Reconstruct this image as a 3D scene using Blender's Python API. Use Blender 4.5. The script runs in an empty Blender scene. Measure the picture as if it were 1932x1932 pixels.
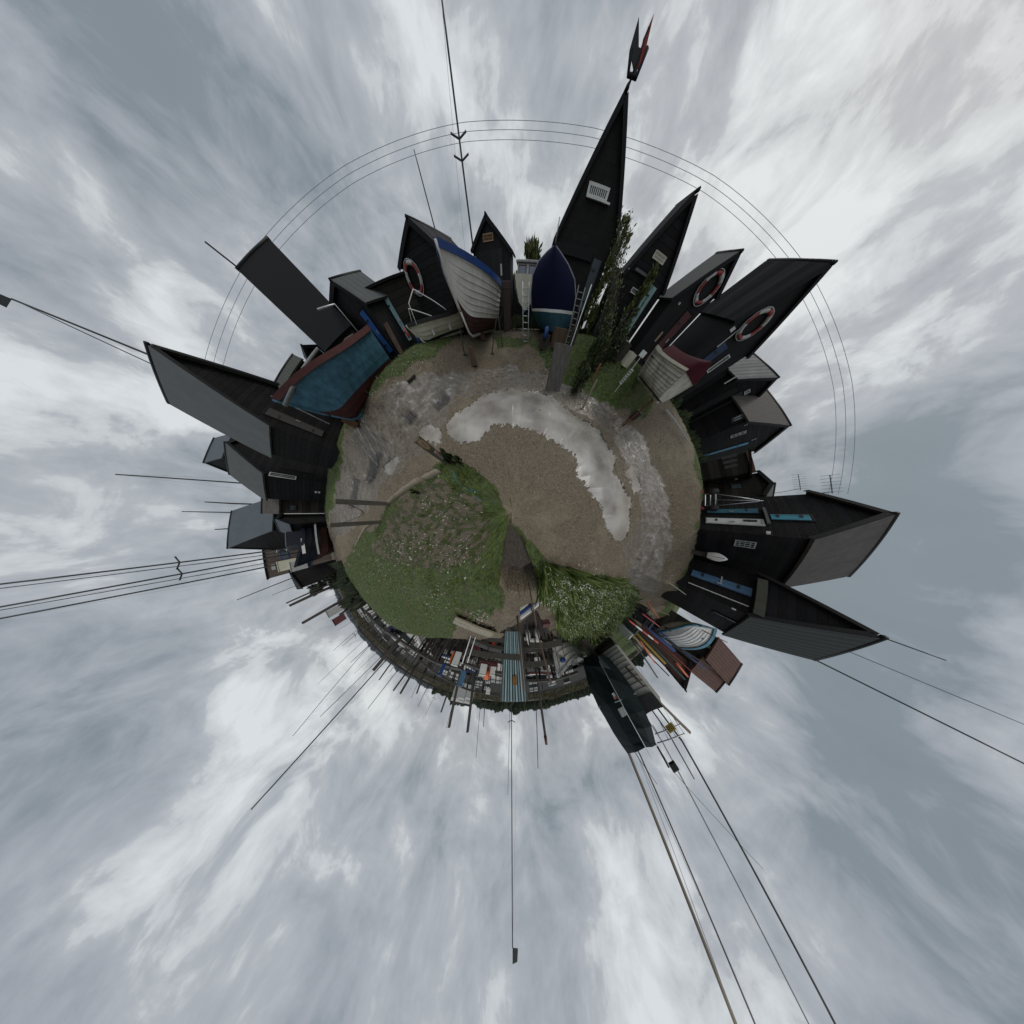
import bpy, bmesh, math, random
import numpy as np
from mathutils import Vector, Matrix, noise
random.seed(7); rng = np.random.default_rng(7)
S = bpy.context.scene
COL = S.collection
# ------------------------------------------------------------------ camera
# 360 degree "little planet" picture: a wide-angle panoramic lens looking straight down.
H = 1.5            # height of the lens above the road
CX = 966.0         # centre of the picture, in 1932 px units used for all measuring
RH = 362.0         # radius of the horizon circle
ST = 2.35          # how much the lens stretches elevation against azimuth
_r = np.linspace(0, 1.45*CX, 500)
_t = 90 + (np.degrees(2*np.arctan(_r/RH)) - 90)/ST
_w = np.where(_r < 700, 2.0, 1.0)
_p = np.polyfit(_r/1932*36, np.radians(_t), 4, w=_w)      # highest first
K = [float(c) for c in _p[::-1]]
def theta(r):                                             # angle from straight down, radians
    m = r/1932*36
    return K[0]+K[1]*m+K[2]*m*m+K[3]*m**3+K[4]*m**4
_rt = np.linspace(0, 1400, 2801); _tt = theta(_rt)
def elev(px, py): return float(theta(math.hypot(px-CX, CX-py))) - math.pi/2
def azim(px, py): return math.atan2(CX-py, px-CX)
def P(px, py, d):
    a = azim(px, py); return Vector((d*math.cos(a), d*math.sin(a), H + d*math.tan(elev(px, py))))
def ray(px, py):
    a, e = azim(px, py), elev(px, py)
    return Vector((math.cos(a)*math.cos(e), math.sin(a)*math.cos(e), math.sin(e)))
cam = bpy.data.cameras.new('camera'); co = bpy.data.objects.new('camera', cam); COL.objects.link(co)
co.location = (0, 0, H); co.rotation_euler = (0, 0, 0)
cam.type = 'PANO'; cam.panorama_type = 'FISHEYE_LENS_POLYNOMIAL'
cam.sensor_fit = 'HORIZONTAL'; cam.sensor_width = 36; cam.sensor_height = 36
cam.fisheye_fov = math.radians(300)
cam.fisheye_polynomial_k0, cam.fisheye_polynomial_k1, cam.fisheye_polynomial_k2, cam.fisheye_polynomial_k3, cam.fisheye_polynomial_k4 = [-k for k in K]
cam.clip_start = .05; cam.clip_end = 8000
S.camera = co
# ------------------------------------------------------------------ sky
W = bpy.data.worlds.new('World'); S.world = W; W.use_nodes = True
nt = W.node_tree; nt.nodes.clear()
def N(nt, t, **kw):
    n = nt.nodes.new(t)
    for k, v in kw.items():
        if k.startswith('i_'):
            n.inputs[int(k[2:])].default_value = v
        else: setattr(n, k, v)
    return n
def L(nt, a, b): nt.links.new(a, b)
def mth(nt, op, a, b=None, c=None, clamp=False):
    n = nt.nodes.new('ShaderNodeMath'); n.operation = op; n.use_clamp = clamp
    for i, v in enumerate((a, b, c)):
        if v is None: continue
        if isinstance(v, (int, float)): n.inputs[i].default_value = v
        else: nt.links.new(v, n.inputs[i])
    return n.outputs[0]
def mixc(nt, f, a, b, mode='MIX'):
    n = nt.nodes.new('ShaderNodeMix'); n.data_type = 'RGBA'; n.blend_type = mode
    for i, v in ((0, f), (6, a), (7, b)):
        if isinstance(v, (int, float)): n.inputs[i].default_value = v
        elif isinstance(v, tuple): n.inputs[i].default_value = (*v[:3], 1)
        else: nt.links.new(v, n.inputs[i])
    return n.outputs[2]
def ramp(nt, f, stops, interp='LINEAR'):
    n = nt.nodes.new('ShaderNodeValToRGB'); n.color_ramp.interpolation = interp
    e = n.color_ramp.elements
    while len(e) < len(stops): e.new(.5)
    for x, (p, c) in zip(e, stops):
        x.position = p; x.color = (*c, 1) if isinstance(c, tuple) else (c, c, c, 1)
    nt.links.new(f, n.inputs[0]); return n.outputs[0]
SUN_EL, SUN_AZ = math.radians(42), math.radians(48)
tc = N(nt, 'ShaderNodeTexCoord')
sky = N(nt, 'ShaderNodeTexSky', sky_type='NISHITA', sun_disc=False)
sky.sun_elevation = SUN_EL; sky.sun_rotation = math.pi/2 - SUN_AZ; sky.air_density = 1.5; sky.dust_density = 3
sep = N(nt, 'ShaderNodeSeparateXYZ'); L(nt, tc.outputs['Generated'], sep.inputs[0])
z = sep.outputs[2]
hl = mth(nt, 'SQRT', mth(nt, 'ADD', mth(nt, 'MULTIPLY', sep.outputs[0], sep.outputs[0]), mth(nt, 'MULTIPLY', sep.outputs[1], sep.outputs[1])))
hl = mth(nt, 'MAXIMUM', hl, .05)
ux = mth(nt, 'DIVIDE', sep.outputs[0], hl); uy = mth(nt, 'DIVIDE', sep.outputs[1], hl)
el = mth(nt, 'ARCTAN2', z, hl)
def cvec(k, ke, off):
    c = N(nt, 'ShaderNodeCombineXYZ')
    L(nt, mth(nt, 'MULTIPLY_ADD', ux, k, off), c.inputs[0]); L(nt, mth(nt, 'MULTIPLY', uy, k), c.inputs[1]); L(nt, mth(nt, 'MULTIPLY', el, ke), c.inputs[2])
    return c.outputs[0]
def nz(v, scale, detail=4, rough=.55, dist=0, lac=2.0):
    n = N(nt, 'ShaderNodeTexNoise'); L(nt, v, n.inputs['Vector']); n.inputs['Scale'].default_value = scale
    n.inputs['Detail'].default_value = detail; n.inputs['Roughness'].default_value = rough; n.inputs['Distortion'].default_value = dist
    return n.outputs['Fac']
n1 = nz(cvec(1, 1.9, 3.1), 1.9, 4, .5, .3)         # big masses
n2 = nz(cvec(1, 1.3, 9.0), 6.2, 8, .60, .45)       # billows
n3 = nz(cvec(1, .5, 1.7), 17, 4, .6, .2)           # torn fringes
f = mth(nt, 'MULTIPLY_ADD', n1, .70, mth(nt, 'MULTIPLY_ADD', n2, .93, mth(nt, 'MULTIPLY', n3, .20)))
# brighter cloud banks in two directions (towards the hidden sun and low over the marsh)
def lobe(az, width, amp, elc, elw):
    d = mth(nt, 'ADD', mth(nt, 'MULTIPLY', ux, math.cos(az)), mth(nt, 'MULTIPLY', uy, math.sin(az)))
    d = mth(nt, 'MULTIPLY', mth(nt, 'SUBTRACT', d, math.cos(width)), 1/(1-math.cos(width)), clamp=True)
    e = mth(nt, 'SUBTRACT', 1, mth(nt, 'ABSOLUTE', mth(nt, 'DIVIDE', mth(nt, 'SUBTRACT', el, math.radians(elc)), math.radians(elw))), clamp=True)
    return mth(nt, 'MULTIPLY', mth(nt, 'MULTIPLY', d, e), amp)
for a in ((47, 18, .15, 15, 9), (150, 22, .16, 14, 8), (232, 28, .10, 4, 7), (272, 24, .12, 19, 8), (100, 12, .10, 20, 8), (217, 12, .14, 14, 6), (18, 12, .08, 19, 9),
          (-10, 30, -.30, 15, 11), (122, 14, .08, 8, 6), (158, 10, .16, 13, 6), (57, 8, .12, 19, 7), (38, 7, .10, 12, 6), (20, 12, -.10, 21, 6), (-38, 26, -.20, 17, 10), (87, 12, -.14, 21, 9), (285, 16, -.12, 9, 6), (126, 20, -.10, 22, 7), (205, 18, -.08, 20, 8), (248, 14, -.12, 12, 7)):
    f = mth(nt, 'ADD', f, lobe(math.radians(a[0]), math.radians(a[1]), a[2], a[3], a[4]))
cc = ramp(nt, f, [(.0, (.19, .225, .25)), (.68, (.23, .268, .30)), (.79, (.32, .352, .39)), (.90, (.40, .425, .465)), (.955, (.44, .465, .50)), (1.0, (.52, .55, .575))])
cc2 = ramp(nt, mth(nt, 'SUBTRACT', f, .98), [(0, (0, 0, 0)), (.16, (.20, .205, .20))])
cc = mixc(nt, 1, cc, cc2, 'ADD')
# overcast skies are about three times brighter overhead than at the horizon
up = mth(nt, 'MULTIPLY_ADD', mth(nt, 'MAXIMUM', mth(nt, 'SUBTRACT', z, .46), 0), 1.6, 1.0)
cb = N(nt, 'ShaderNodeVectorMath', operation='SCALE'); L(nt, cc, cb.inputs[0]); L(nt, mth(nt, 'MULTIPLY', up, 10.0), cb.inputs['Scale'])
mx = mixc(nt, .93, sky.outputs[0], cb.outputs[0])
bg = N(nt, 'ShaderNodeBackground'); L(nt, mx, bg.inputs[0]); bg.inputs[1].default_value = .1
wo = N(nt, 'ShaderNodeOutputWorld'); L(nt, bg.outputs[0], wo.inputs[0])
sl = bpy.data.lights.new('sun', 'SUN'); sl.energy = 1.0; sl.angle = math.radians(14); sl.color = (1, .96, .9)
so = bpy.data.objects.new('sun', sl); COL.objects.link(so)
so.rotation_euler = Vector((math.cos(SUN_EL)*math.cos(SUN_AZ), math.cos(SUN_EL)*math.sin(SUN_AZ), math.sin(SUN_EL))).to_track_quat('Z', 'Y').to_euler()
S.view_settings.view_transform = 'Standard'; S.view_settings.look = 'None'; S.view_settings.exposure = 0; S.view_settings.gamma = 1
S.cycles.max_bounces = 5; S.cycles.diffuse_bounces = 2; S.cycles.glossy_bounces = 3; S.cycles.transmission_bounces = 3
S.cycles.caustics_reflective = False; S.cycles.caustics_refractive = False

# ------------------------------------------------------------------ helpers
def tag(o, label=None, cat=None, group=None, kind=None):
    if label: o['label'] = label
    if cat: o['category'] = cat
    if group: o['group'] = group
    if kind: o['kind'] = kind
    return o
def thing(name, label, cat, loc=(0, 0, 0), rot=(0, 0, 0), group=None):
    o = bpy.data.objects.new(name, None); COL.objects.link(o); o.location = loc; o.rotation_euler = rot
    o.empty_display_size = .2
    return tag(o, label, cat, group)
class MB:
    def __init__(s): s.v = []; s.f = []; s.sm = []
    def add(s, vs, fs, smooth=False):
        b = len(s.v); s.v += [tuple(v) for v in vs]; s.f += [tuple(b+i for i in f) for f in fs]; s.sm += [smooth]*len(fs); return s
    def box(s, c, d, rz=0, M=None, jit=0):
        hx, hy, hz = d[0]/2, d[1]/2, d[2]/2
        vs = [Vector((x*hx, y*hy, z_*hz)) for z_ in (-1, 1) for y in (-1, 1) for x in (-1, 1)]
        R = Matrix.Rotation(rz, 3, 'Z')
        if M is not None: R = M
        vs = [R @ v + Vector(c) + Vector([random.uniform(-jit, jit) for _ in range(3)]) for v in vs]
        return s.add(vs, [(0, 2, 3, 1), (4, 5, 7, 6), (0, 1, 5, 4), (2, 6, 7, 3), (0, 4, 6, 2), (1, 3, 7, 5)])
    def beam(s, a, b, w, h, up=Vector((0, 0, 1))):
        a, b = Vector(a), Vector(b); z_ = (b-a); ln = z_.length; z_.normalize()
        x = up.cross(z_)
        if x.length < 1e-3: x = Vector((1, 0, 0)).cross(z_)
        x.normalize(); y = z_.cross(x)
        M = Matrix((x, y, z_)).transposed()
        return s.box((a+b)/2, (w, h, ln), M=M)
    def tube(s, pts, r, n=8, cap=True, smooth=True):
        pts = [Vector(p) for p in pts]; rs = r if isinstance(r, (list, tuple)) else [r]*len(pts)
        vs = []; fs = []
        for i, p in enumerate(pts):
            t = (pts[min(i+1, len(pts)-1)] - pts[max(i-1, 0)]).normalized()
            x = t.orthogonal().normalized() if i == 0 else (px - t*px.dot(t)).normalized()
            px = x; y = t.cross(x)
            vs += [p + (x*math.cos(2*math.pi*k/n) + y*math.sin(2*math.pi*k/n))*rs[i] for k in range(n)]
        for i in range(len(pts)-1):
            for k in range(n):
                fs.append((i*n+k, i*n+(k+1) % n, (i+1)*n+(k+1) % n, (i+1)*n+k))
        if cap: fs += [tuple(range(n))[::-1], tuple((len(pts)-1)*n+k for k in range(n))]
        return s.add(vs, fs, smooth)
    def prism(s, poly, off, smooth=False):
        n = len(poly); a = [Vector(p) for p in poly]; b = [p+Vector(off) for p in a]
        fs = [tuple(range(n))[::-1], tuple(range(n, 2*n))] + [(i, (i+1) % n, n+(i+1) % n, n+i) for i in range(n)]
        return s.add(a+b, fs, smooth)
    def build(s, name, mat, parent=None, bevel=0):
        me = bpy.data.meshes.new(name); me.from_pydata(s.v, [], s.f)
        me.polygons.foreach_set('use_smooth', s.sm)
        bm = bmesh.new(); bm.from_mesh(me); bmesh.ops.recalc_face_normals(bm, faces=bm.faces); bm.to_mesh(me); bm.free()
        me.materials.append(mat); me.update()
        o = bpy.data.objects.new(name, me); COL.objects.link(o)
        if parent: o.parent = parent
        if bevel:
            m = o.modifiers.new('bevel', 'BEVEL'); m.width = bevel; m.segments = 2; m.limit_method = 'ANGLE'
        return o
MATS = {}
def M(name, base=(.5, .5, .5), rough=.8, var=.25, scale=3, kind=None, ks=8, depth=.02, bump=.3, metal=0, spec=.5, base2=None, axis='X', stretch=None):
    """procedural paint / timber / metal with mottling, plus board, corrugation or shingle relief"""
    if name in MATS: return MATS[name]
    m = bpy.data.materials.new(name); m.use_nodes = True; t = m.node_tree; b = t.nodes['Principled BSDF']
    tcn = N(t, 'ShaderNodeTexCoord'); ob = tcn.outputs['Object']
    sp = N(t, 'ShaderNodeSeparateXYZ'); L(t, ob, sp.inputs[0])
    mp = N(t, 'ShaderNodeMapping'); L(t, ob, mp.inputs[0]); mp.inputs['Scale'].default_value = stretch or (1, 1, 1)
    n = N(t, 'ShaderNodeTexNoise'); L(t, mp.outputs[0], n.inputs['Vector']); n.inputs['Scale'].default_value = scale; n.inputs['Detail'].default_value = 8; n.inputs['Roughness'].default_value = .65
    n2 = N(t, 'ShaderNodeTexNoise'); L(t, mp.outputs[0], n2.inputs['Vector']); n2.inputs['Scale'].default_value = scale*9; n2.inputs['Detail'].default_value = 4
    c0 = tuple(max(0, c*(1-var)) for c in base); c1 = tuple(c*(1+var) for c in (base2 or base))
    col = ramp(t, n.outputs['Fac'], [(.3, c0), (.7, c1)])
    hgt = mth(t, 'MULTIPLY', n2.outputs['Fac'], .35)
    ax = {'X': sp.outputs[0], 'Y': sp.outputs[1], 'Z': sp.outputs[2]}.get(axis)
    if axis == 'XY': ax = mth(t, 'ADD', sp.outputs[0], sp.outputs[1])
    if kind:
        u = mth(t, 'MULTIPLY', ax, ks); fr = mth(t, 'FRACT', u); fl = mth(t, 'FLOOR', u)
        wn = N(t, 'ShaderNodeTexWhiteNoise', noise_dimensions='1D'); L(t, fl, wn.inputs['W'])
        if kind == 'boards':
            gap = mth(t, 'LESS_THAN', fr, .07)
            h2 = mth(t, 'MULTIPLY_ADD', fr, .6, hgt); h2 = mth(t, 'SUBTRACT', h2, gap)
            col = mixc(t, mth(t, 'MULTIPLY', mth(t, 'MULTIPLY', wn.outputs[0], wn.outputs[0]), .75), col, tuple(c*(4 if max(base) < .03 else 1.7) for c in base))
            col = mixc(t, mth(t, 'MULTIPLY', gap, .75), col, tuple(c*.25 for c in base))
        elif kind == 'corr':
            h2 = mth(t, 'ADD', mth(t, 'SINE', mth(t, 'MULTIPLY', u, 2*math.pi)), hgt)
        elif kind == 'shingle':
            u2 = mth(t, 'MULTIPLY', mth(t, 'ADD', sp.outputs[0], sp.outputs[1]), ks*.9)
            u2 = mth(t, 'ADD', u2, mth(t, 'MULTIPLY', wn.outputs[0], 5.3))
            f2 = mth(t, 'FLOOR', u2); wc = N(t, 'ShaderNodeCombineXYZ'); L(t, fl, wc.inputs[0]); L(t, f2, wc.inputs[1])
            w2 = N(t, 'ShaderNodeTexWhiteNoise', noise_dimensions='2D'); L(t, wc.outputs[0], w2.inputs['Vector'])
            col = mixc(t, mth(t, 'MULTIPLY', w2.outputs[0], .7), col, tuple(c*1.9 for c in base))
            h2 = mth(t, 'ADD', mth(t, 'MULTIPLY', fr, -.9), mth(t, 'ADD', hgt, mth(t, 'MULTIPLY', mth(t, 'LESS_THAN', mth(t, 'FRACT', u2), .1), -.5)))
        hgt = h2
    bp = N(t, 'ShaderNodeBump'); L(t, hgt, bp.inputs['Height']); bp.inputs['Strength'].default_value = bump; bp.inputs['Distance'].default_value = depth
    L(t, bp.outputs[0], b.inputs['Normal']); L(t, col, b.inputs['Base Color'])
    L(t, mth(t, 'MULTIPLY_ADD', n.outputs['Fac'], .3, rough-.15, clamp=True), b.inputs['Roughness'])
    b.inputs['Metallic'].default_value = metal; b.inputs['Specular IOR Level'].default_value = spec
    MATS[name] = m; return m
# ------------------------------------------------------------------ terrain
# per azimuth: start of rise, end of rise, height of the rim, distance of the quay edge (999 = none)
TT = [(-60, 9, 14, .45, 15), (-48, 9, 18, .8, 60), (-38, 10, 24, 1.15, 999), (-25, 8.6, 10.9, 1.2, 999), (-5, 8.7, 11, 1.3, 999), (8, 8.8, 12.5, 1.42, 999), (15, 8.8, 13.5, 1.45, 999), (35, 8.8, 12.5, 1.45, 999),
      (50, 8.8, 12, 1.5, 999), (65, 8.8, 12, 1.45, 999), (80, 8.8, 13, 1.15, 999), (95, 8.8, 13.5, 1.05, 999), (108, 8.5, 12, 1.25, 999), (120, 8.0, 11, 1.45, 999), (135, 7.8, 10.6, 1.38, 999),
      (150, 8.2, 11.2, 1.33, 999), (165, 10, 17, 1.25, 999), (180, 10, 20, 1.15, 999), (192, 10, 22, .95, 60), (205, 10, 18, .6, 19), (222, 9, 14, .5, 15.5), (240, 9, 12, .15, 11), (256, 9, 12, 0, 9.3),
      (268, 9, 12, 0, 7.0), (284, 9, 12, 0, 5.6), (290, 9, 12, .1, 10), (300, 9, 14, .45, 15)]
_ta = np.array([t[0] for t in TT], float)
_T = np.array([t[1:] for t in TT], float); _T[:, 3] = np.minimum(_T[:, 3], 200)
def tab(azd):
    azd = (np.asarray(azd) + 60) % 360 - 60
    return [np.interp(azd, _ta, _T[:, k]) for k in range(4)]
def sst(x): x = np.clip(x, 0, 1); return x*x*(3-2*x)
def zg_np(az, d):
    d0, d1, zr, de = tab(np.degrees(az))
    z_ = zr*sst((d-d0)/(d1-d0))
    de = np.where(de > 150, 1e5, de)
    drop = sst((d-de)/(1.2+de*.03))
    wat = (de < 1e4)
    z_ = z_*(1-drop) - 1.15*drop - np.where(wat, .35*sst((d-40)/6), 0)
    far = sst((d-95)/30)
    z_ = np.where(wat, z_*(1-far) + (-.75)*far, z_)
    return z_
def zg(x, y): return float(zg_np(np.array(math.atan2(y, x)), np.array(math.hypot(x, y))))
def rpix(el_):                      # picture radius of an elevation (arrays)
    return np.interp(el_+math.pi/2, _tt, _rt)
def proj(x, y, z_):
    d = np.hypot(x, y); r = rpix(np.arctan2(z_-H, d)); return CX + r*x/d, CX - r*y/d
_dd = np.geomspace(1.85, 140, 900)
def gp(px, py, dz=0):               # ground point seen at a picture position (the first one along the ray)
    a = azim(px, py); r = math.hypot(px-CX, py-CX)
    rr = rpix(np.arctan2(zg_np(np.full_like(_dd, a), _dd)+dz-H, _dd))
    i = int(np.argmax(rr >= r)) if (rr >= r).any() else len(_dd)-1
    d = float(_dd[i]); x, y = d*math.cos(a), d*math.sin(a)
    return Vector((x, y, zg(x, y)))
# zones, as outlines seen from the lens, used only to lay out grass / mud / puddles on the real ground
def inpoly(px, py, poly):
    ins = np.zeros(px.shape, bool); n = len(poly)
    for i in range(n):
        x0, y0 = poly[i]; x1, y1 = poly[(i+1) % n]
        if y0 == y1: continue
        c = ((y0 > py) != (y1 > py)) & (px < (x1-x0)*(py-y0)/(y1-y0)+x0)
        ins ^= c
    return ins
GRASS = [
 [(962, 962), (945, 925), (905, 893), (870, 872), (845, 868), (815, 898), (770, 925), (738, 952), (715, 985), (690, 1005), (668, 1035), (648, 1075), (640, 1130), (680, 1175), (760, 1215), (830, 1235), (870, 1165), (920, 1160), (950, 1150), (948, 1100), (958, 1040)],
 [(970, 975), (1000, 1020), (1045, 1060), (1105, 1085), (1170, 1090), (1195, 1115), (1192, 1160), (1198, 1210), (1205, 1250), (1120, 1300), (1095, 1230), (1060, 1180), (1040, 1120), (1000, 1090), (985, 1060)],
 [(1000, 655), (1022, 690), (1045, 718), (1100, 745), (1165, 768), (1215, 785), (1240, 760), (1225, 705), (1180, 660), (1130, 590), (1060, 610)],
 [(930, 640), (1000, 640), (1000, 655), (940, 658)],
 [(672, 770), (700, 748), (735, 715), (790, 688), (860, 640), (850, 600), (760, 600), (640, 700), (640, 780)],
 [(672, 770), (652, 820), (640, 880), (637, 930), (632, 960), (612, 1000), (612, 1050), (560, 1050), (560, 760), (640, 740)],
 [(1262, 762), (1290, 800), (1308, 860), (1317, 920), (1318, 940), (1420, 940), (1400, 760), (1300, 700)],
 [(1316, 985), (1312, 1020), (1300, 1060), (1262, 1120), (1238, 1165), (1262, 1190), (1400, 1160), (1420, 985)],
]
BARE = [[(760, 935), (835, 905), (910, 945), (935, 985), (900, 1060), (830, 1075), (745, 1060), (700, 1040), (735, 985)],
        [(860, 1145), (930, 1150), (955, 1165), (880, 1165)], [(950, 1090), (1010, 1110), (1020, 1150), (950, 1150)]]
MUD = [[(640, 860), (655, 830), (690, 775), (760, 715), (850, 700), (960, 690), (1060, 720), (1150, 760), (1210, 830), (1240, 900), (1262, 960), (1258, 1040), (1235, 1130), (1190, 1100), (1175, 1030), (1210, 960),
        (1190, 880), (1130, 800), (1060, 760), (960, 735), (860, 750), (830, 800), (800, 850), (740, 900), (690, 960), (650, 1010), (620, 1030), (628, 930)]]
PUD = [[(893, 765), (915, 744), (965, 735), (1010, 742), (1045, 752), (1072, 778), (1105, 796), (1130, 812), (1142, 838), (1158, 862), (1156, 890), (1172, 915), (1188, 945), (1187, 985), (1175, 1018), (1162, 1020), (1148, 1000), (1142, 965), (1118, 930), (1092, 900), (1088, 862), (1050, 830), (1000, 808), (960, 800), (925, 802), (905, 830), (870, 835), (848, 822), (840, 800), (862, 780), (872, 776)],
       [(792, 818), (812, 803), (832, 812), (830, 835), (808, 832)], [(720, 880), (745, 862), (755, 870), (740, 895)], [(812, 765), (838, 745), (852, 752), (826, 775)],
       [(1180, 890), (1196, 884), (1200, 900), (1186, 905)], [(1188, 910), (1206, 902), (1212, 925), (1196, 928)], [(760, 790), (775, 775), (790, 782), (770, 800)], [(690, 900), (712, 850), (720, 860), (700, 915)],
       [(655, 955), (668, 900), (676, 905), (665, 960)]]
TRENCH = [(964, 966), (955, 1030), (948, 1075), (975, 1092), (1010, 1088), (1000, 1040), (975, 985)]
def fbm(x, y, s, oct=4, seed=0):
    r = np.random.default_rng(seed+int(s*100)); out = np.zeros_like(x); a = 1; tot = 0
    for o in range(oct):
        g = r.random((128, 128)); u = x*s*2**o+13.7*o; v = y*s*2**o+7.1*o
        i = np.floor(u).astype(int); j = np.floor(v).astype(int); fu = u-i; fv = v-j; fu = fu*fu*(3-2*fu); fv = fv*fv*(3-2*fv)
        i0, i1, j0, j1 = i % 128, (i+1) % 128, j % 128, (j+1) % 128
        out += a*((g[i0, j0]*(1-fu)+g[i1, j0]*fu)*(1-fv)+(g[i0, j1]*(1-fu)+g[i1, j1]*fu)*fv); tot += a; a *= .55
    return out/tot
def zones(x, y, z_, jit=7):
    px, py = proj(x, y, z_)
    jx = (fbm(x, y, 1.3, 4, 1)-.5)*jit*4; jy = (fbm(x, y, 1.3, 4, 2)-.5)*jit*4
    px = px+jx; py = py+jy
    g = np.zeros(x.shape); m = np.zeros(x.shape); b = np.zeros(x.shape); p = np.zeros(x.shape)
    for q in GRASS: g = np.maximum(g, inpoly(px, py, q))
    for q in BARE: b = np.maximum(b, inpoly(px, py, q))
    for q in MUD: m = np.maximum(m, inpoly(px, py, q))
    qx, qy = px-jx*.65, py-jy*.65
    for q in PUD: p = np.maximum(p, inpoly(qx, qy, q))
    t = inpoly(px, py, TRENCH).astype(float)
    cl = fbm(x, y, 5.5, 4, 3); return g*(1-b*np.clip((.60-cl)*6, 0, .8))*(1-t), m, p, t
NA = 1200
rad = np.concatenate([[.25, .7, 1.2, 1.6], np.geomspace(1.85, 26, 300), np.geomspace(27, 160, 50), np.geomspace(190, 6000, 22)])
az = np.linspace(0, 2*math.pi, NA, endpoint=False)
A, D = np.meshgrid(az, rad)
X, Y = D*np.cos(A), D*np.sin(A); Z = zg_np(A, D)
near = D < 40
DD = np.maximum(D, 1.9)
gz, mz, pz, tz = zones(DD*np.cos(A), DD*np.sin(A), Z)
rough_n = fbm(X, Y, 6, 4, 5)-.5
Z0 = Z.copy()
# blur the puddle mask into shelving shores
def blur(a, n=3):
    for _ in range(n):
        a = (a+np.roll(a, 1, 1)+np.roll(a, -1, 1)+np.roll(a, 1, 0)+np.roll(a, -1, 0))/5
    return a
pb = blur(pz, 3); pb2 = blur(pz, 11); hf = fbm(X, Y, 15, 3, 61)-.5; shore = 4*blur(pz, 12)*(1-blur(pz, 12))
Z += np.where(near, rough_n*.05*(1-.5*mz) + gz*.03 + (fbm(X, Y, 1.1, 3, 8)-.5)*.06*(1-pb) + (.022*(1-mz)+.012*mz), 0)
Z -= (.045*pb2+.022*pb)*np.where(near, 1, 0); Z += (fbm(X, Y, 3.2, 3, 71)-.60)*.13*blur(pz, 4)*near + hf*near*(.10*shore+.02*pb2+.035*(1-gz)*(1-.5*mz)*np.clip(D/5, .6, 1))*(D < 14)
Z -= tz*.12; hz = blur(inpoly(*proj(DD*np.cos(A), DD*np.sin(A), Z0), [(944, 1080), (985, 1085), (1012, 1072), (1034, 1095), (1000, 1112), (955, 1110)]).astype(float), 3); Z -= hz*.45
ruts = (fbm(D*1.0, A*6, 1.6, 3, 21)-.5)*.05*mz*near
Z += ruts
bz = np.maximum.reduce([inpoly(*proj(DD*np.cos(A), DD*np.sin(A), Z0), q) for q in BARE[:1]]).astype(float)
verts = np.stack([X, Y, Z], -1).reshape(-1, 3)
NR = len(rad)
i = np.arange(NR-1)[:, None]*NA; j = np.arange(NA)[None, :]; jn = (j+1) % NA
faces = np.stack([i+j, i+NA+j, i+NA+jn, i+jn], -1).reshape(-1, 4)[:, ::-1]
me = bpy.data.meshes.new('ground')
nv = len(verts); nf = len(faces)
vv = np.vstack([verts, [[0, 0, .02]]])
tri = np.stack([np.full(NA, nv), np.arange(NA), (np.arange(NA)+1) % NA], -1)
me.vertices.add(nv+1); me.vertices.foreach_set('co', vv.ravel())
me.loops.add(nf*4+NA*3); me.loops.foreach_set('vertex_index', np.concatenate([faces.ravel(), tri.ravel()]))
me.polygons.add(nf+NA); ls = np.concatenate([np.arange(nf)*4, nf*4+np.arange(NA)*3]); me.polygons.foreach_set('loop_start', ls)
me.update(calc_edges=True); me.validate()
me.polygons.foreach_set('use_smooth', np.ones(nf+NA, bool))
at = me.color_attributes.new('zone', 'FLOAT_COLOR', 'POINT')
far = (Z < -.3).astype(float)
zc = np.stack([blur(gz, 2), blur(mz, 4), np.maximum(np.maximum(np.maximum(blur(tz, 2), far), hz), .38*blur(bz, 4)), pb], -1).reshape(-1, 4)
at.data.foreach_set('color', np.vstack([zc, [[0, 0, 0, 0]]]).astype(np.float32).ravel())
gm = bpy.data.materials.new('ground'); gm.use_nodes = True; t = gm.node_tree; b = t.nodes['Principled BSDF']
at_ = N(t, 'ShaderNodeAttribute', attribute_name='zone'); zs = N(t, 'ShaderNodeSeparateColor'); L(t, at_.outputs['Color'], zs.inputs[0])
geo = N(t, 'ShaderNodeNewGeometry'); pos = geo.outputs['Position']
def tn(scale, det=4, rough=.6):
    n = N(t, 'ShaderNodeTexNoise'); L(t, pos, n.inputs['Vector']); n.inputs['Scale'].default_value = scale; n.inputs['Detail'].default_value = det; n.inputs['Roughness'].default_value = rough; return n.outputs['Fac']
def tv(scale):
    n = N(t, 'ShaderNodeTexVoronoi'); L(t, pos, n.inputs['Vector']); n.inputs['Scale'].default_value = scale; return n
# the puddle's painted cloud reflections are set in its own material below
# films of water lying in the ruts
pl = N(t, 'ShaderNodeSeparateXYZ'); L(t, pos, pl.inputs[0]); rd = N(t, 'ShaderNodeVectorMath', operation='LENGTH'); L(t, pos, rd.inputs[0])
rv = N(t, 'ShaderNodeCombineXYZ'); L(t, mth(t, 'MULTIPLY', rd.outputs['Value'], 3.2), rv.inputs[0]); L(t, mth(t, 'MULTIPLY', mth(t, 'ARCTAN2', pl.outputs[1], pl.outputs[0]), 9), rv.inputs[1])
rn = N(t, 'ShaderNodeTexNoise'); L(t, rv.outputs[0], rn.inputs['Vector']); rn.inputs['Scale'].default_value = 1.6; rn.inputs['Detail'].default_value = 6; rn.inputs['Roughness'].default_value = .7
v1 = tv(48); v2 = tv(120)
st = ramp(t, N(t, 'ShaderNodeSeparateColor').outputs[0], [(0, 0), (1, 1)]) if False else None
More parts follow.
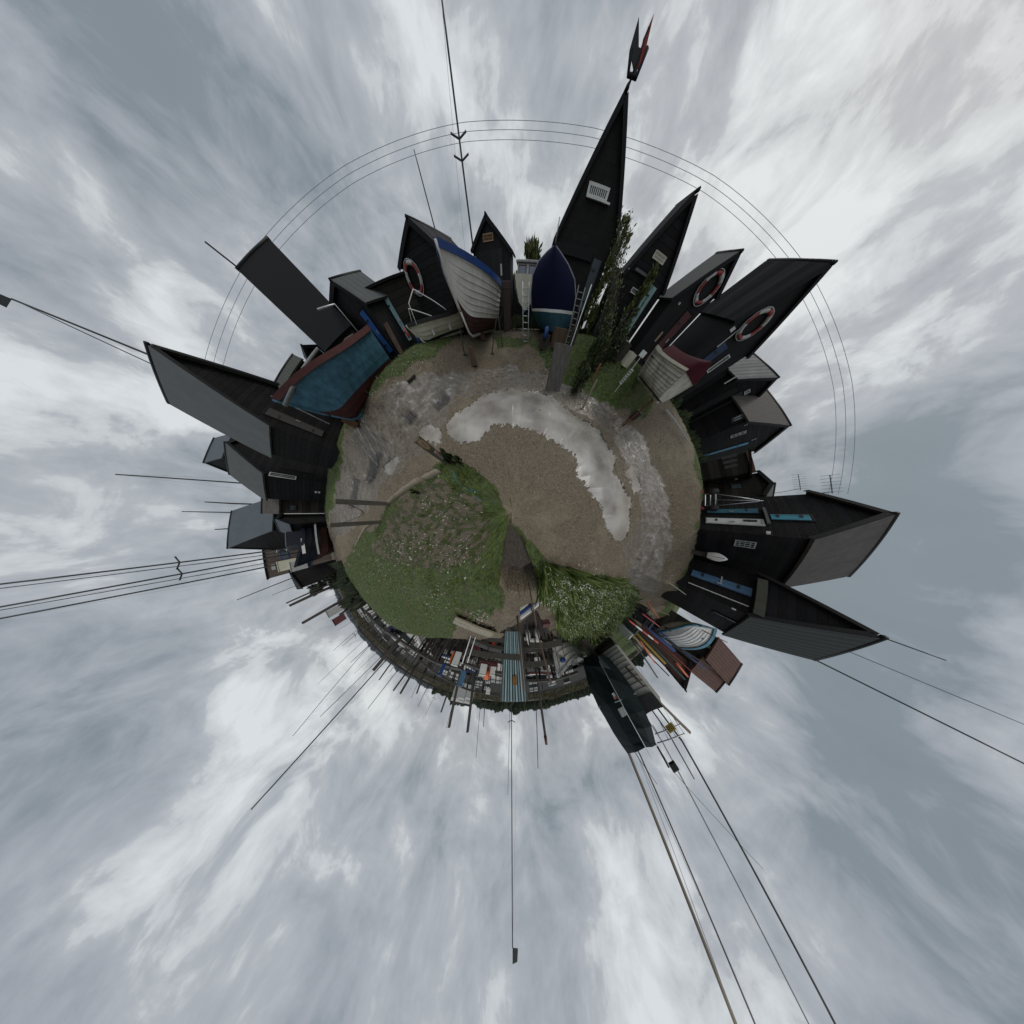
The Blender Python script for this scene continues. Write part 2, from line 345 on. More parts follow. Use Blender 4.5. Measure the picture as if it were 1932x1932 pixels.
s1 = N(t, 'ShaderNodeSeparateColor'); L(t, v1.outputs['Color'], s1.inputs[0])
s2 = N(t, 'ShaderNodeSeparateColor'); L(t, v2.outputs['Color'], s2.inputs[0])
big = tn(.9, 5); mid = tn(5, 5)
grav = ramp(t, s1.outputs[0], [(0, (.012, .009, .007)), (.45, (.105, .082, .049)), (.78, (.24, .19, .117)), (1, (.54, .44, .32))])
grav2 = ramp(t, s2.outputs[1], [(0, (.012, .009, .007)), (.6, (.145, .114, .070)), (1, (.48, .38, .27))])
grav = mixc(t, .5, grav, grav2); grav = mixc(t, mth(t, 'MULTIPLY', big, .35), grav, (.14, .115, .076), 'MIX'); grav = mixc(t, mth(t, 'MULTIPLY_ADD', tn(.55, 6, .65), 4.5, -2.3, clamp=True), grav, (.25, .21, .14)); grav = mixc(t, mth(t, 'MULTIPLY_ADD', tn(1.7, 6, .65), -4.5, 1.75, clamp=True), grav, (.055, .042, .030))
mud = ramp(t, mid, [(.3, (.085, .073, .060)), (.7, (.24, .215, .183))]); mud = mixc(t, .4, mud, grav2)
gr = ramp(t, tn(7, 8, .8), [(.36, (.006, .012, .003)), (.5, (.050, .085, .012)), (.62, (.12, .155, .03)), (.72, (.16, .13, .07))])
gr = mixc(t, mth(t, 'MULTIPLY_ADD', tn(1.4, 6, .7), 3.2, -1.45, clamp=True), gr, (.085, .078, .032)); gr = mixc(t, mth(t, 'MULTIPLY_ADD', tn(2.3, 5, .7), -4.0, 1.75, clamp=True), gr, (.016, .030, .008))
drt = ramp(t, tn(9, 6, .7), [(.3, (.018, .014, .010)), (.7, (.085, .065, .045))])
edge = mth(t, 'MULTIPLY_ADD', mid, .8, -.4)
def soft(f, k=3.5): return mth(t, 'MULTIPLY_ADD', mth(t, 'ADD', f, edge), k, .5-.5*k, clamp=True)
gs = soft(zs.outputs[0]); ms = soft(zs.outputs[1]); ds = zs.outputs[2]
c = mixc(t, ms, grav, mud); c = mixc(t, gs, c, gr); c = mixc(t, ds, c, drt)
trk = mth(t, 'MULTIPLY', mth(t, 'MULTIPLY_ADD', rn.outputs['Fac'], -7, 3.4, clamp=True), mth(t, 'MULTIPLY', mth(t, 'SUBTRACT', 1, gs), mth(t, 'MULTIPLY_ADD', ms, .6, .25)))
c = mixc(t, trk, c, (.045, .034, .025))
wet = mth(t, 'MULTIPLY', at_.outputs['Alpha'], 1.6, clamp=True)
c = mixc(t, wet, c, (.045, .036, .027))
L(t, c, b.inputs['Base Color'])
rr = mth(t, 'MULTIPLY_ADD', mth(t, 'MULTIPLY', ms, mth(t, 'SUBTRACT', 1, gs)), mth(t, 'MULTIPLY_ADD', big, 1.1, -1.15), .9)
L(t, mth(t, 'MAXIMUM', rr, .22), b.inputs['Roughness'])
film = mth(t, 'MULTIPLY', mth(t, 'MULTIPLY', mth(t, 'MULTIPLY_ADD', rn.outputs['Fac'], 9, -4.7, clamp=True), ms), mth(t, 'SUBTRACT', 1, gs))
L(t, mth(t, 'MULTIPLY', mth(t, 'SUBTRACT', 1, film), mth(t, 'MAXIMUM', rr, .22)), b.inputs['Roughness'])
L(t, mth(t, 'MULTIPLY_ADD', film, 1.1, .45), b.inputs['Specular IOR Level'])
bh = mth(t, 'ADD', mth(t, 'MULTIPLY', v1.outputs['Distance'], mth(t, 'MULTIPLY_ADD', ms, -.7, 1)), mth(t, 'MULTIPLY', tn(30, 6, .7), .6))
bp = N(t, 'ShaderNodeBump'); L(t, bh, bp.inputs['Height']); L(t, mth(t, 'MULTIPLY_ADD', film, -.8, .95), bp.inputs['Strength']); bp.inputs['Distance'].default_value = .035
L(t, bp.outputs[0], b.inputs['Normal'])
me.materials.append(gm)
go = bpy.data.objects.new('ground', me); COL.objects.link(go); tag(go, kind='structure')
# puddle water: one flat sheet lying in the hollows of the road
wm = bpy.data.materials.new('puddle_water'); wm.use_nodes = True; t = wm.node_tree; b = t.nodes['Principled BSDF']
sn = N(t, 'ShaderNodeTexNoise'); sg = N(t, 'ShaderNodeNewGeometry'); L(t, sg.outputs['Position'], sn.inputs['Vector']); sn.inputs['Scale'].default_value = .55; sn.inputs['Detail'].default_value = 5; L(t, ramp(t, sn.outputs['Fac'], [(.35, (.30, .27, .235)), (.5, (.47, .435, .39)), (.63, (.64, .61, .565))]), b.inputs['Base Color']); b.inputs['Roughness'].default_value = .2; b.inputs['IOR'].default_value = 1.33  # pale mottled base colour paints bright sky and darker cloud reflections into the water
gl = N(t, 'ShaderNodeBsdfGlossy'); gl.inputs['Roughness'].default_value = .04; gl.inputs['Color'].default_value = (.93, .89, .84, 1)
fr = N(t, 'ShaderNodeFresnel'); fr.inputs['IOR'].default_value = 1.85
nn = N(t, 'ShaderNodeTexNoise'); nn.inputs['Scale'].default_value = 3; bp = N(t, 'ShaderNodeBump'); L(t, nn.outputs[0], bp.inputs['Height']); bp.inputs['Strength'].default_value = .02; bp.inputs['Distance'].default_value = .02
L(t, bp.outputs[0], gl.inputs['Normal'])
ms_ = N(t, 'ShaderNodeMixShader'); L(t, mth(t, 'MULTIPLY_ADD', fr.outputs[0], 1.0, .05, clamp=True), ms_.inputs[0]); L(t, b.outputs[0], ms_.inputs[1]); L(t, gl.outputs[0], ms_.inputs[2])
L(t, ms_.outputs[0], t.nodes['Material Output'].inputs[0])
sel = blur((pz > 0).astype(float), 14) > .003
sf = sel[:-1] | sel[1:] | np.roll(sel, -1, 1)[:-1]
ii, jj = np.nonzero(sf)
mb = MB(); idx = {}
for a_, b_ in zip(ii.tolist(), jj.tolist()):
    q = []
    for (p_, r_) in ((a_, b_), (a_+1, b_), (a_+1, (b_+1) % NA), (a_, (b_+1) % NA)):
        if (p_, r_) not in idx: idx[(p_, r_)] = len(mb.v); mb.v.append((X[p_, r_], Y[p_, r_], 0.0))
        q.append(idx[(p_, r_)])
    mb.f.append(tuple(q)); mb.sm.append(True)
# keep the sheet only where the road is flat; its rim hides just under the gravel
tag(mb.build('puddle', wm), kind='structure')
# harbour water
hm = bpy.data.materials.new('harbour_water'); hm.use_nodes = True; t = hm.node_tree; b = t.nodes['Principled BSDF']
b.inputs['Base Color'].default_value = (.022, .022, .018, 1); b.inputs['Roughness'].default_value = .5; b.inputs['IOR'].default_value = 1.2; b.inputs['Specular IOR Level'].default_value = .05
nn = N(t, 'ShaderNodeTexNoise'); ge = N(t, 'ShaderNodeNewGeometry'); L(t, ge.outputs['Position'], nn.inputs['Vector']); nn.inputs['Scale'].default_value = 2.2; nn.inputs['Detail'].default_value = 5
bp = N(t, 'ShaderNodeBump'); L(t, nn.outputs[0], bp.inputs['Height']); bp.inputs['Strength'].default_value = .35; bp.inputs['Distance'].default_value = .1; L(t, bp.outputs[0], b.inputs['Normal'])
mb = MB(); aa = np.radians(np.linspace(188, 316, 100)); dd_ = [44, 60, 80, 100, 118]
for d_ in dd_:
    for a_ in aa: mb.v.append((d_*math.cos(a_), d_*math.sin(a_), -1.0))
for r_ in range(len(dd_)-1):
    for k in range(99): mb.f.append((r_*100+k, (r_+1)*100+k, (r_+1)*100+k+1, r_*100+k+1)); mb.sm.append(False)
tag(mb.build('harbour_water', hm), kind='structure')
# ------------------------------------------------------------------ materials used by the objects
TAR = M('black_tarred_boards', (.0045, .0045, .0055), .6, .6, 1.3, 'boards', 6.5, .03, .9, axis='Z', spec=.2, base2=(.010, .009, .0085))
TARV = M('black_upright_boards', (.004, .004, .005), .6, .6, 1.3, 'boards', 7, .02, .8, axis='XY', spec=.25, base2=(.012, .011, .011))
TARB = M('weathered_brown_black_boards', (.014, .012, .010), .75, .7, 2, 'boards', 5.5, .03, .6, axis='Z', spec=.22)
SHIN = M('black_shingles', (.007, .0065, .006), .8, .6, 3, 'shingle', 5, .03, .6, axis='Z', spec=.3)
TRIM = M('black_trim', (.006, .006, .007), .55, .4, 6, spec=.25)
R_GREY = M('grey_sheet_roof', (.050, .055, .053), .8, .25, 1.5, 'corr', 3, .02, .35, axis='Y')
R_GREYX = M('grey_corrugated_roof', (.05, .054, .049), .8, .3, 1.5, 'corr', 4, .03, .5, axis='X')
R_SLATE = M('slate_blue_roof', (.055, .07, .082), .75, .2, 1, 'corr', 2, .01, .2, axis='X')
R_FELT = M('dark_felt_roof', (.010, .0095, .0105), .9, .6, 2, 'boards', 3, .01, .3, axis='Y', spec=.2)
R_BROWN = M('brown_tiled_roof', (.040, .032, .027), .85, .4, 3, 'boards', 6, .03, .6, axis='Y', base2=(.065, .057, .05))
R_MOSS = M('mossy_corrugated_roof', (.030, .034, .024), .85, .4, 2, 'corr', 4, .03, .5, axis='X')
R_GREEN = M('dark_green_grey_roof', (.018, .021, .019), .85, .35, 1.5, 'corr', 3, .02, .4, axis='Y')
R_RUST = M('rust_red_sheet_roof', (.065, .026, .015), .85, .45, 2, 'corr', 4, .03, .5, axis='X')
BRICK = M('red_brown_brick', (.10, .05, .038), .85, .5, 5)
WHITE = M('white_paint', (.62, .63, .60), .5, .12, 4)
CREAM = M('cream_paint', (.55, .53, .42), .5, .12, 4)
WDIRTY = M('chalky_white_hull', (.62, .61, .57), .6, .15, 3, spec=.3)
BLUE = M('bright_blue_paint', (.018, .075, .24), .45, .25, 3, 'boards', 9, .01, .3, axis='X')
BLUEG = M('blue_gloss', (.012, .05, .19), .35, .2, 4)
TEAL = M('teal_paint', (.025, .13, .19), .5, .3, 3, 'boards', 9, .01, .3, axis='X')
LTEAL = M('pale_teal_paint', (.20, .33, .34), .55, .2, 3, 'boards', 9, .01, .4, axis='X')
SKYB = M('sky_blue_paint', (.07, .23, .36), .5, .25, 3, 'boards', 8, .01, .4, axis='X')
STEELB = M('steel_blue_paint', (.055, .13, .23), .5, .25, 3, 'boards', 8, .01, .4, axis='X')
GREEN = M('dark_green_paint', (.018, .032, .028), .5, .25, 3, 'boards', 8, .01, .4, axis='X')
MAROON = M('maroon_paint', (.075, .018, .022), .5, .2, 3)
REDAF = M('dull_red_antifouling', (.045, .014, .014), .7, .35, 3)
TEALAF = M('teal_antifouling', (.007, .050, .07), .75, .5, 4)
NAVY = M('navy_blue_cover', (.002, .0035, .022), .8, .25, 2, spec=.15)
NAVYD = M('dark_navy_hull', (.008, .011, .022), .4, .2, 2)
HBLUE = M('worn_blue_hull', (.055, .15, .215), .6, .4, 4, spec=.3)
HRED = M('faded_red_sheer', (.085, .020, .018), .65, .3, 5)
DGREEN = M('dark_green_canvas', (.004, .0095, .011), .5, .3, 1.5, spec=.12)
LGREEN = M('pale_worn_canvas', (.055, .075, .085), .45, .3, 1.5)
BURG = M('burgundy_canvas', (.042, .008, .012), .95, .2, 3, spec=.08)
GLASS = M('window_glass', (.04, .055, .06), .08, .2, 2, spec=1)
WOOD = M('grey_weathered_wood', (.105, .095, .078), .85, .35, 2, 'boards', 3, .02, .5, axis='X', stretch=(6, 6, .6))
WOODD = M('dark_wet_timber', (.035, .030, .024), .8, .4, 2, stretch=(6, 6, .8))
WOODB = M('brown_timber', (.085, .052, .033), .8, .35, 2, stretch=(5, 5, .7))
LOG = M('pale_log', (.21, .18, .125), .85, .3, 2, stretch=(6, 6, .7))
ORW = M('orange_brown_timber', (.11, .040, .014), .75, .4, 3)
DECK = M('pale_planks', (.21, .19, .14), .85, .35, 2, 'boards', 7, .02, .6, axis='Y')
STEEL = M('galvanised_steel', (.42, .44, .45), .4, .15, 5, metal=.6)
MAST = M('dark_mast', (.030, .034, .036), .4, .2, 4)
MASTL = M('pale_wood_mast', (.22, .185, .14), .55, .2, 3, stretch=(5, 5, .6))
BLACK = M('black_rubber', (.012, .012, .012), .6, .3, 6)
WIRE = M('steel_wire', (.10, .11, .115), .5, .1, 6)
CABLE = M('pale_grey_cable', (.42, .46, .48), .6, .1, 2)
RED = M('signal_red', (.42, .035, .025), .5, .15, 6)
ORANGE = M('signal_orange', (.55, .12, .03), .5, .2, 6)
YELL = M('mustard_yellow', (.38, .27, .03), .55, .2, 6)
ROPEW = M('white_rope', (.50, .56, .55), .8, .15, 20)
ROPEB = M('turquoise_rope', (.02, .17, .21), .8, .2, 30)
AMBER = M('amber_plaque', (.22, .10, .022), .5, .35, 9)
PLATE = M('grey_white_plate', (.34, .35, .34), .6, .25, 8)
BRASS = M('buff_disc', (.36, .26, .15), .5, .15, 8)
INK = M('ink_black', (.02, .02, .02), .7, .1, 5)
AQUA = M('aqua_painted_slats', (.10, .19, .21), .55, .2, 5)
SOIL = M('rust_iron', (.10, .045, .02), .85, .4, 6)
CONC = M('grey_concrete', (.20, .19, .17), .9, .25, 4)
PLUM = M('brown_shed_render', (.10, .078, .066), .85, .3, 2, 'boards', 4, .02, .4, axis='XY')
IVY = None
def leafmat(name, c, c2):
    m = bpy.data.materials.new(name); m.use_nodes = True; t = m.node_tree; b = t.nodes['Principled BSDF']
    g = N(t, 'ShaderNodeNewGeometry'); col = ramp(t, g.outputs['Random Per Island'], [(0, tuple(x*.5 for x in c)), (.5, c), (1, c2)])
    L(t, col, b.inputs['Base Color']); b.inputs['Roughness'].default_value = .6
    b.inputs['Specular IOR Level'].default_value = .3
    return m
GRASSM = leafmat('grass_blades', (.060, .105, .014), (.23, .25, .065))
GRASSP = leafmat('tall_grass_blades', (.085, .14, .028), (.33, .37, .14))
FLOW = leafmat('white_petals', (.55, .58, .45), (.75, .75, .66))
LEAF = leafmat('leaves', (.025, .042, .012), (.07, .09, .03))
LEAFD = leafmat('far_leaves', (.018, .030, .016), (.05, .06, .035))
# ------------------------------------------------------------------ builders
class Hut:
    """gabled (or eaves-on, or flat) shed. FL/FR = (px, py, distance) of the two front eave corners, left and right as seen from the lens"""
    def __init__(s, name, label, FL, FR, apex, D, wall=TAR, roof=R_GREY, kind='gable', over=.14, setback=None, cat='hut', group=None, base=None, gwall=None, trim=TRIM, th=.07, front_over=.12, bargeboard=True, backz=None, ridge_cap=True, rb=None):
        if rb:      # choose the turn and depth of the hut so that the far end of its ridge stands where the photo shows it
            best = None; az_, rr_ = azim(*rb), math.hypot(rb[0]-CX, rb[1]-CX)
            for dR in np.linspace(.62, 1.6, 60)*FL[2]:
                a = P(*FL); b_ = P(FR[0], FR[1], dR); e = Vector((b_.x-a.x, b_.y-a.y, 0)).normalized(); n = Vector((-e.y, e.x, 0)); mid = (a+b_)/2
                if n.dot(Vector((mid.x, mid.y, 0)).normalized()) < .3: continue
                r = ray(*apex); t_ = (Vector((mid.x, mid.y, 0)).dot(n))/(r.x*n.x+r.y*n.y); ap = Vector((0, 0, H))+r*t_
                for D_ in np.linspace(1.2, 7, 59):
                    q = ap+n*D_; px_, py_ = proj(q.x, q.y, q.z)
                    er = (px_-rb[0])**2+(py_-rb[1])**2 + 6*(D_-3.2)**2
                    if best is None or er < best[0]: best = (er, dR, D_)
            FR = (FR[0], FR[1], float(best[1])); D = float(best[2]); print('RB', apex, 'err %.0f dR %.1f D %.1f' % best)
        a = P(*FL); b_ = P(*FR)
        p0 = Vector((a.x, a.y, 0)); p1 = Vector((b_.x, b_.y, 0)); mid = (p0+p1)/2
        s.ex = (p1-p0).normalized(); s.ey = Vector((-s.ex.y, s.ex.x, 0))
        if s.ey.dot(mid) < 0: s.ey = -s.ey
        s.w = w = (p1-p0).length; s.D = D
        zb = base if base is not None else min(zg(q.x, q.y) for q in (p0, p1, p0+s.ey*D, p1+s.ey*D))
        s.O = Vector((mid.x, mid.y, zb)); s.kind = kind
        zl, zr_ = a.z-zb, b_.z-zb; s.zl, s.zr = zl, zr_
        rot = math.atan2(s.ex.y, s.ex.x)
        s.root = thing(name, label, cat, s.O, (0, 0, rot), group)
        # the lens sees +ey as 'away'; with ex pointing right, local y is away (ez = ex x ey up when right-handed)
        assert s.ex.cross(s.ey).z > 0
        h = w/2; lo = -.35
        wall_mb = MB()
        if kind == 'gable':
            ap = s.hit(apex[0], apex[1], 'F'); ax, az_ = ap
            ax = max(-h*1.2, min(h*1.2, ax)); s.ax = ax; s.az = az_
            prof = [(-h, lo), (h, lo), (h, zr_), (ax, az_), (-h, zl)]
            wall_mb.prism([(x, 0, z_) for x, z_ in prof], (0, D, 0)); wall_mb.build('wall', wall, s.root)
            bz = backz or 0
            for nm, e, ze in (('roof', -h, zl), ('roof', h, zr_)):
                d = Vector((e-ax, 0, ze-az_)); ln = d.length; d.normalize(); nrm = Vector((-d.z, 0, d.x));
                if nrm.z < 0: nrm = -nrm
                q0 = Vector((ax, 0, az_)) + nrm*.015; q1 = q0 + d*(ln+over)
                fo = front_over
                m = MB(); v = []
                for (p, y, o_) in ((q0, -fo, 0), (q1, -fo, 0), (q1, D+fo, 0), (q0, D+fo, 0)):
                    v.append(p + Vector((0, y, 0)))
                v2 = [p + nrm*th for p in v]
                m.add(v+v2, [(0, 1, 2, 3), (7, 6, 5, 4), (0, 4, 5, 1), (1, 5, 6, 2), (2, 6, 7, 3), (3, 7, 4, 0)])
                rf = m.build('roof', roof, s.root)
                if bargeboard:
                    m = MB(); 
                    b0 = Vector((ax, -fo-.025, az_-.02)) + nrm*(.012+th); b1 = b0 + d*(ln+over)
                    m.prism([b0, b1, b1-nrm*(.05+th), b0-nrm*(.05+th)], (0, .022, 0)); m.build('bargeboard', trim, s.root)
            if ridge_cap:
                m = MB(); m.tube([(ax, -fo-.03, az_+.08), (ax, D+fo+.03, az_+.08)], .055, 6); m.build('ridge_cap', trim, s.root)
        elif kind == 'eave':
            # ridge runs left-right; apex = (px,py,setback)
            sb = apex[2]; zf = (zl+zr_)/2
            pr = s.hit(apex[0], apex[1], 'Y', sb); az_ = pr[1]; s.az = az_
            zbk = zf if backz is None else backz
            prof = [(0, lo), (D, lo), (D, zbk), (sb, az_), (0, zf)]
            wall_mb.prism([(-h, y, z_) for y, z_ in prof], (w, 0, 0)); wall_mb.build('wall', wall, s.root)
            for (e, ze) in ((0, zf), (D, zbk)):
                d = Vector((0, e-sb, ze-az_)); ln = d.length; d.normalize(); nrm = Vector((0, -d.z, d.y))
                if nrm.z < 0: nrm = -nrm
                q0 = Vector((0, sb, az_)) + nrm*.015; q1 = q0 + d*(ln+over)
                m = MB(); ov = .08
                v = [q0+Vector((-h-ov, 0, 0)), q0+Vector((h+ov, 0, 0)), q1+Vector((h+ov, 0, 0)), q1+Vector((-h-ov, 0, 0))]
                v2 = [p+nrm*th for p in v]
                m.add(v+v2, [(0, 1, 2, 3), (7, 6, 5, 4), (0, 4, 5, 1), (1, 5, 6, 2), (2, 6, 7, 3), (3, 7, 4, 0)])
                m.build('roof', roof, s.root)
            m = MB(); m.tube([(-h-.1, sb, az_+.09), (h+.1, sb, az_+.09)], .06, 6); m.build('ridge_cap', trim, s.root)
        else:   # flat / lean-to: front height from FL/FR, back height = backz
            zbk = backz if backz is not None else max(zl, zr_)+.1
            prof = [(-h, 0, zl), (h, 0, zr_), (h, D, zbk), (-h, D, zbk)]
            v = [(-h, 0, lo), (h, 0, lo), (h, D, lo), (-h, D, lo)] + prof
            wall_mb.add(v, [(0, 1, 5, 4), (1, 2, 6, 5), (2, 3, 7, 6), (3, 0, 4, 7), (4, 5, 6, 7), (3, 2, 1, 0)]); wall_mb.build('wall', wall, s.root)
            m = MB(); ov = .12
            v = [(-h-ov, -ov, zl+.02), (h+ov, -ov, zr_+.02), (h+ov, D+ov, zbk+.02), (-h-ov, D+ov, zbk+.02)]
            v2 = [(x, y, z_+th) for x, y, z_ in v]
            m.add(v+v2, [(0, 1, 2, 3), (7, 6, 5, 4), (0, 4, 5, 1), (1, 5, 6, 2), (2, 6, 7, 3), (3, 7, 4, 0)]); m.build('roof', roof, s.root)
    def loc(s, p):
        q = Vector(p)-s.O; return Vector((q.dot(s.ex), q.dot(s.ey), q.z))
    def world(s, l): return s.O + s.ex*l[0] + s.ey*l[1] + Vector((0, 0, l[2]))
    def hit(s, px, py, face='F', off=0):
        o = s.loc((0, 0, H)); r = ray(px, py); d = Vector((r.dot(s.ex), r.dot(s.ey), r.z))
        if face in 'FY': t_ = (off-o.y)/d.y; q = o+d*t_; return q.x, q.z
        t_ = ((s.w/2 if face == 'R' else -s.w/2)-o.x)/d.x; q = o+d*t_; return q.y, q.z
    def rect(s, px0, py0, px1, py1, w, face='F', tilt=0):
        """bottom-centre and top-centre picture points of an upright rectangle on a face -> (u0,u1,z0,z1)"""
        u0, z0 = s.hit(px0, py0, face); u1, z1 = s.hit(px1, py1, face); u = (u0+u1)/2
        return u-w/2, u+w/2, z0, z1
    def slab(s, u0, u1, z0, z1, th, face='F', mb=None, out=.0):
        m = mb or MB()
        if face == 'F': m.box(((u0+u1)/2, -out-th/2, (z0+z1)/2), (u1-u0, th, z1-z0))
        else:
            sg = 1 if face == 'R' else -1
            m.box((sg*(s.w/2+out+th/2), (u0+u1)/2, (z0+z1)/2), (th, u1-u0, z1-z0))
        return m
    def frame(s, u0, u1, z0, z1, t_, th, face='F', out=0, mid=0, midh=0):
        m = MB()
        s.slab(u0, u1, z1-t_, z1, th, face, m, out); s.slab(u0, u1, z0, z0+t_, th, face, m, out)
        s.slab(u0, u0+t_, z0+t_, z1-t_, th, face, m, out); s.slab(u1-t_, u1, z0+t_, z1-t_, th, face, m, out)
        for k in range(mid):
            u = u0+(u1-u0)*(k+1)/(mid+1); s.slab(u-t_*.3, u+t_*.3, z0+t_, z1-t_, th*.8, face, m, out)
        for k in range(midh):
            z_ = z0+(z1-z0)*(k+1)/(midh+1); s.slab(u0+t_, u1-t_, z_-t_*.3, z_+t_*.3, th*.6, face, m, out)
        return m
    def door(s, a, b_, w, mat, face='F', frame=TRIM, label=None, handle=True):
        u0, u1, z0, z1 = s.rect(*a, *b_, w, face)
        d = s.slab(u0, u1, z0, z1, .045, face, out=.004).build('door', mat, s.root, .006)
        if label: d['label'] = label
        if frame: s.frame(u0-.06, u1+.06, z0-.02, z1+.07, .055, .03, face, out=.002).build('door_frame', frame, s.root)
        for k in (.2, .8): s.slab(u0+.03, u0+w*.6, z0+(z1-z0)*k-.025, z0+(z1-z0)*k+.025, .012, face, None, .051).build('hinge', BLACK, d)
        if handle: s.slab(u1-.13, u1-.07, z0+(z1-z0)*.5-.06, z0+(z1-z0)*.5+.06, .03, face, out=.051).build('handle', STEEL, d)
        return d
    def window(s, a, b_, w, face='F', frame=WHITE, mid=1, midh=0, t_=.045, glass=GLASS, label=None):
        u0, u1, z0, z1 = s.rect(*a, *b_, w, face)
        f = s.frame(u0, u1, z0, z1, t_, .04, face, .003, mid, midh).build('window', frame, s.root)
        s.slab(u0+t_*.8, u1-t_*.8, z0+t_*.8, z1-t_*.8, .008, face, out=.006).build('pane', glass, f)
        if label: f['label'] = label
        return f
    def sign(s, a, b_, w, mat=PLATE, face='F', rows=3, ink=INK, name='sign', border=None, label=None, seed=1, out=.004):
        u0, u1, z0, z1 = s.rect(*a, *b_, w, face)
        if z1 < z0: z0, z1 = z1, z0
        o = s.slab(u0, u1, z0, z1, .025, face, out=out).build(name, mat, s.root, .004)
        if label: o['label'] = label
        if border:
            s.frame(u0, u1, z0, z1, min(.035, (z1-z0)*.12), .012, face, out=out+.026).build('sign_frame', border, o)
        if rows:
            rr_ = random.Random(seed); m = MB(); hh = (z1-z0)/(rows+.8)
            for r_ in range(rows):
                zc_ = z1-hh*(r_+.9); x = u0+w*.1
                while x < u1-w*.14:
                    lw = rr_.uniform(.03, .09)*w; s.slab(x, min(x+lw, u1-w*.1), zc_-hh*.28, zc_+hh*.28, .006, face, m, out+.026); x += lw+rr_.uniform(.02, .05)*w
            if m.v: m.build('lettering', ink, o)
        return o
    def strip(s, a, b_, w, mat, name, face='F', th=.04, label=None):
        u0, u1, z0, z1 = s.rect(*a, *b_, w, face)
        if z1 < z0: z0, z1 = z1, z0
        o = s.slab(u0, u1, z0, z1, th, face, out=.004).build(name, mat, s.root)
        if label: o['label'] = label
        return o
def life_ring(hut, c, R_, face, label, tilt=0, seed=0):
    u, z_ = hut.hit(c[0], c[1], face)
    if face == 'F': p = hut.world((u, -.09, z_)); ax = -hut.ey; xx = hut.ex
    else:
        sg = 1 if face == 'R' else -1; p = hut.world((sg*(hut.w/2+.09), u, z_)); ax = hut.ex*sg; xx = hut.ey
    root = thing('life_ring', label, 'life ring', p, group='life rings hung on the black huts')
    n = 64; yy = Vector((0, 0, 1))
    MB().tube([(xx*math.cos(a)+yy*math.sin(a))*R_ for a in np.linspace(0, 2*math.pi, 49)], R_*.165, 10, cap=False).build('ring_body', M('faded_red', (.24, .035, .03), .6, .3, 6), root)
    for q in range(4):
        c0 = q*math.pi/2+math.pi/4+tilt
        MB().tube([(xx*math.cos(a)+yy*math.sin(a))*R_ for a in np.linspace(c0-.38, c0+.38, 12)], R_*.178, 10).build('ring_band', M('ring_white', (.40, .40, .38), .6, .25, 6), root)
    m = MB(); pts = [(xx*math.cos(a)+yy*math.sin(a))*(R_*(1.2+.05*abs(math.sin(2*(a+tilt))))) for a in np.linspace(0, 2*math.pi, 49)]
    m.tube(pts, .012, 5); m.build('grab_line', ROPEW, root)
    return root
def hull_fn(Lb, B, Dp, rise=.35, bowpow=2.4, transom=.62, keel_up=.12, stern_rise=.08, vee=.5):
    def half(t):
        if t > .45: return B/2*max(0.0, 1-((t-.45)/.55)**bowpow)
        return B/2*(transom+(1-transom)*math.sin(math.pi/2*min(1, (t+.0)/.45)))
    def sheer(t): return Dp + rise*max(0, t-.3)**2/.49 + stern_rise*max(0, .4-t)**2/.16
    def keel(t): return keel_up*Dp*(max(0, (t-.78)/.22)**3)*4 if t > .78 else 0
    def pt(t, u):
        b = half(t); zk = keel(t); zs_ = sheer(t); e = vee+.5*max(0, t-.5)
        y = b*(u**e if u > 0 else 0); x = (t-.5)*Lb + (u-.5)*.10*Lb*max(0, (t-.8)/.2)
        return Vector((x, y, zk+(zs_-zk)*(u**1.25)))
    return pt
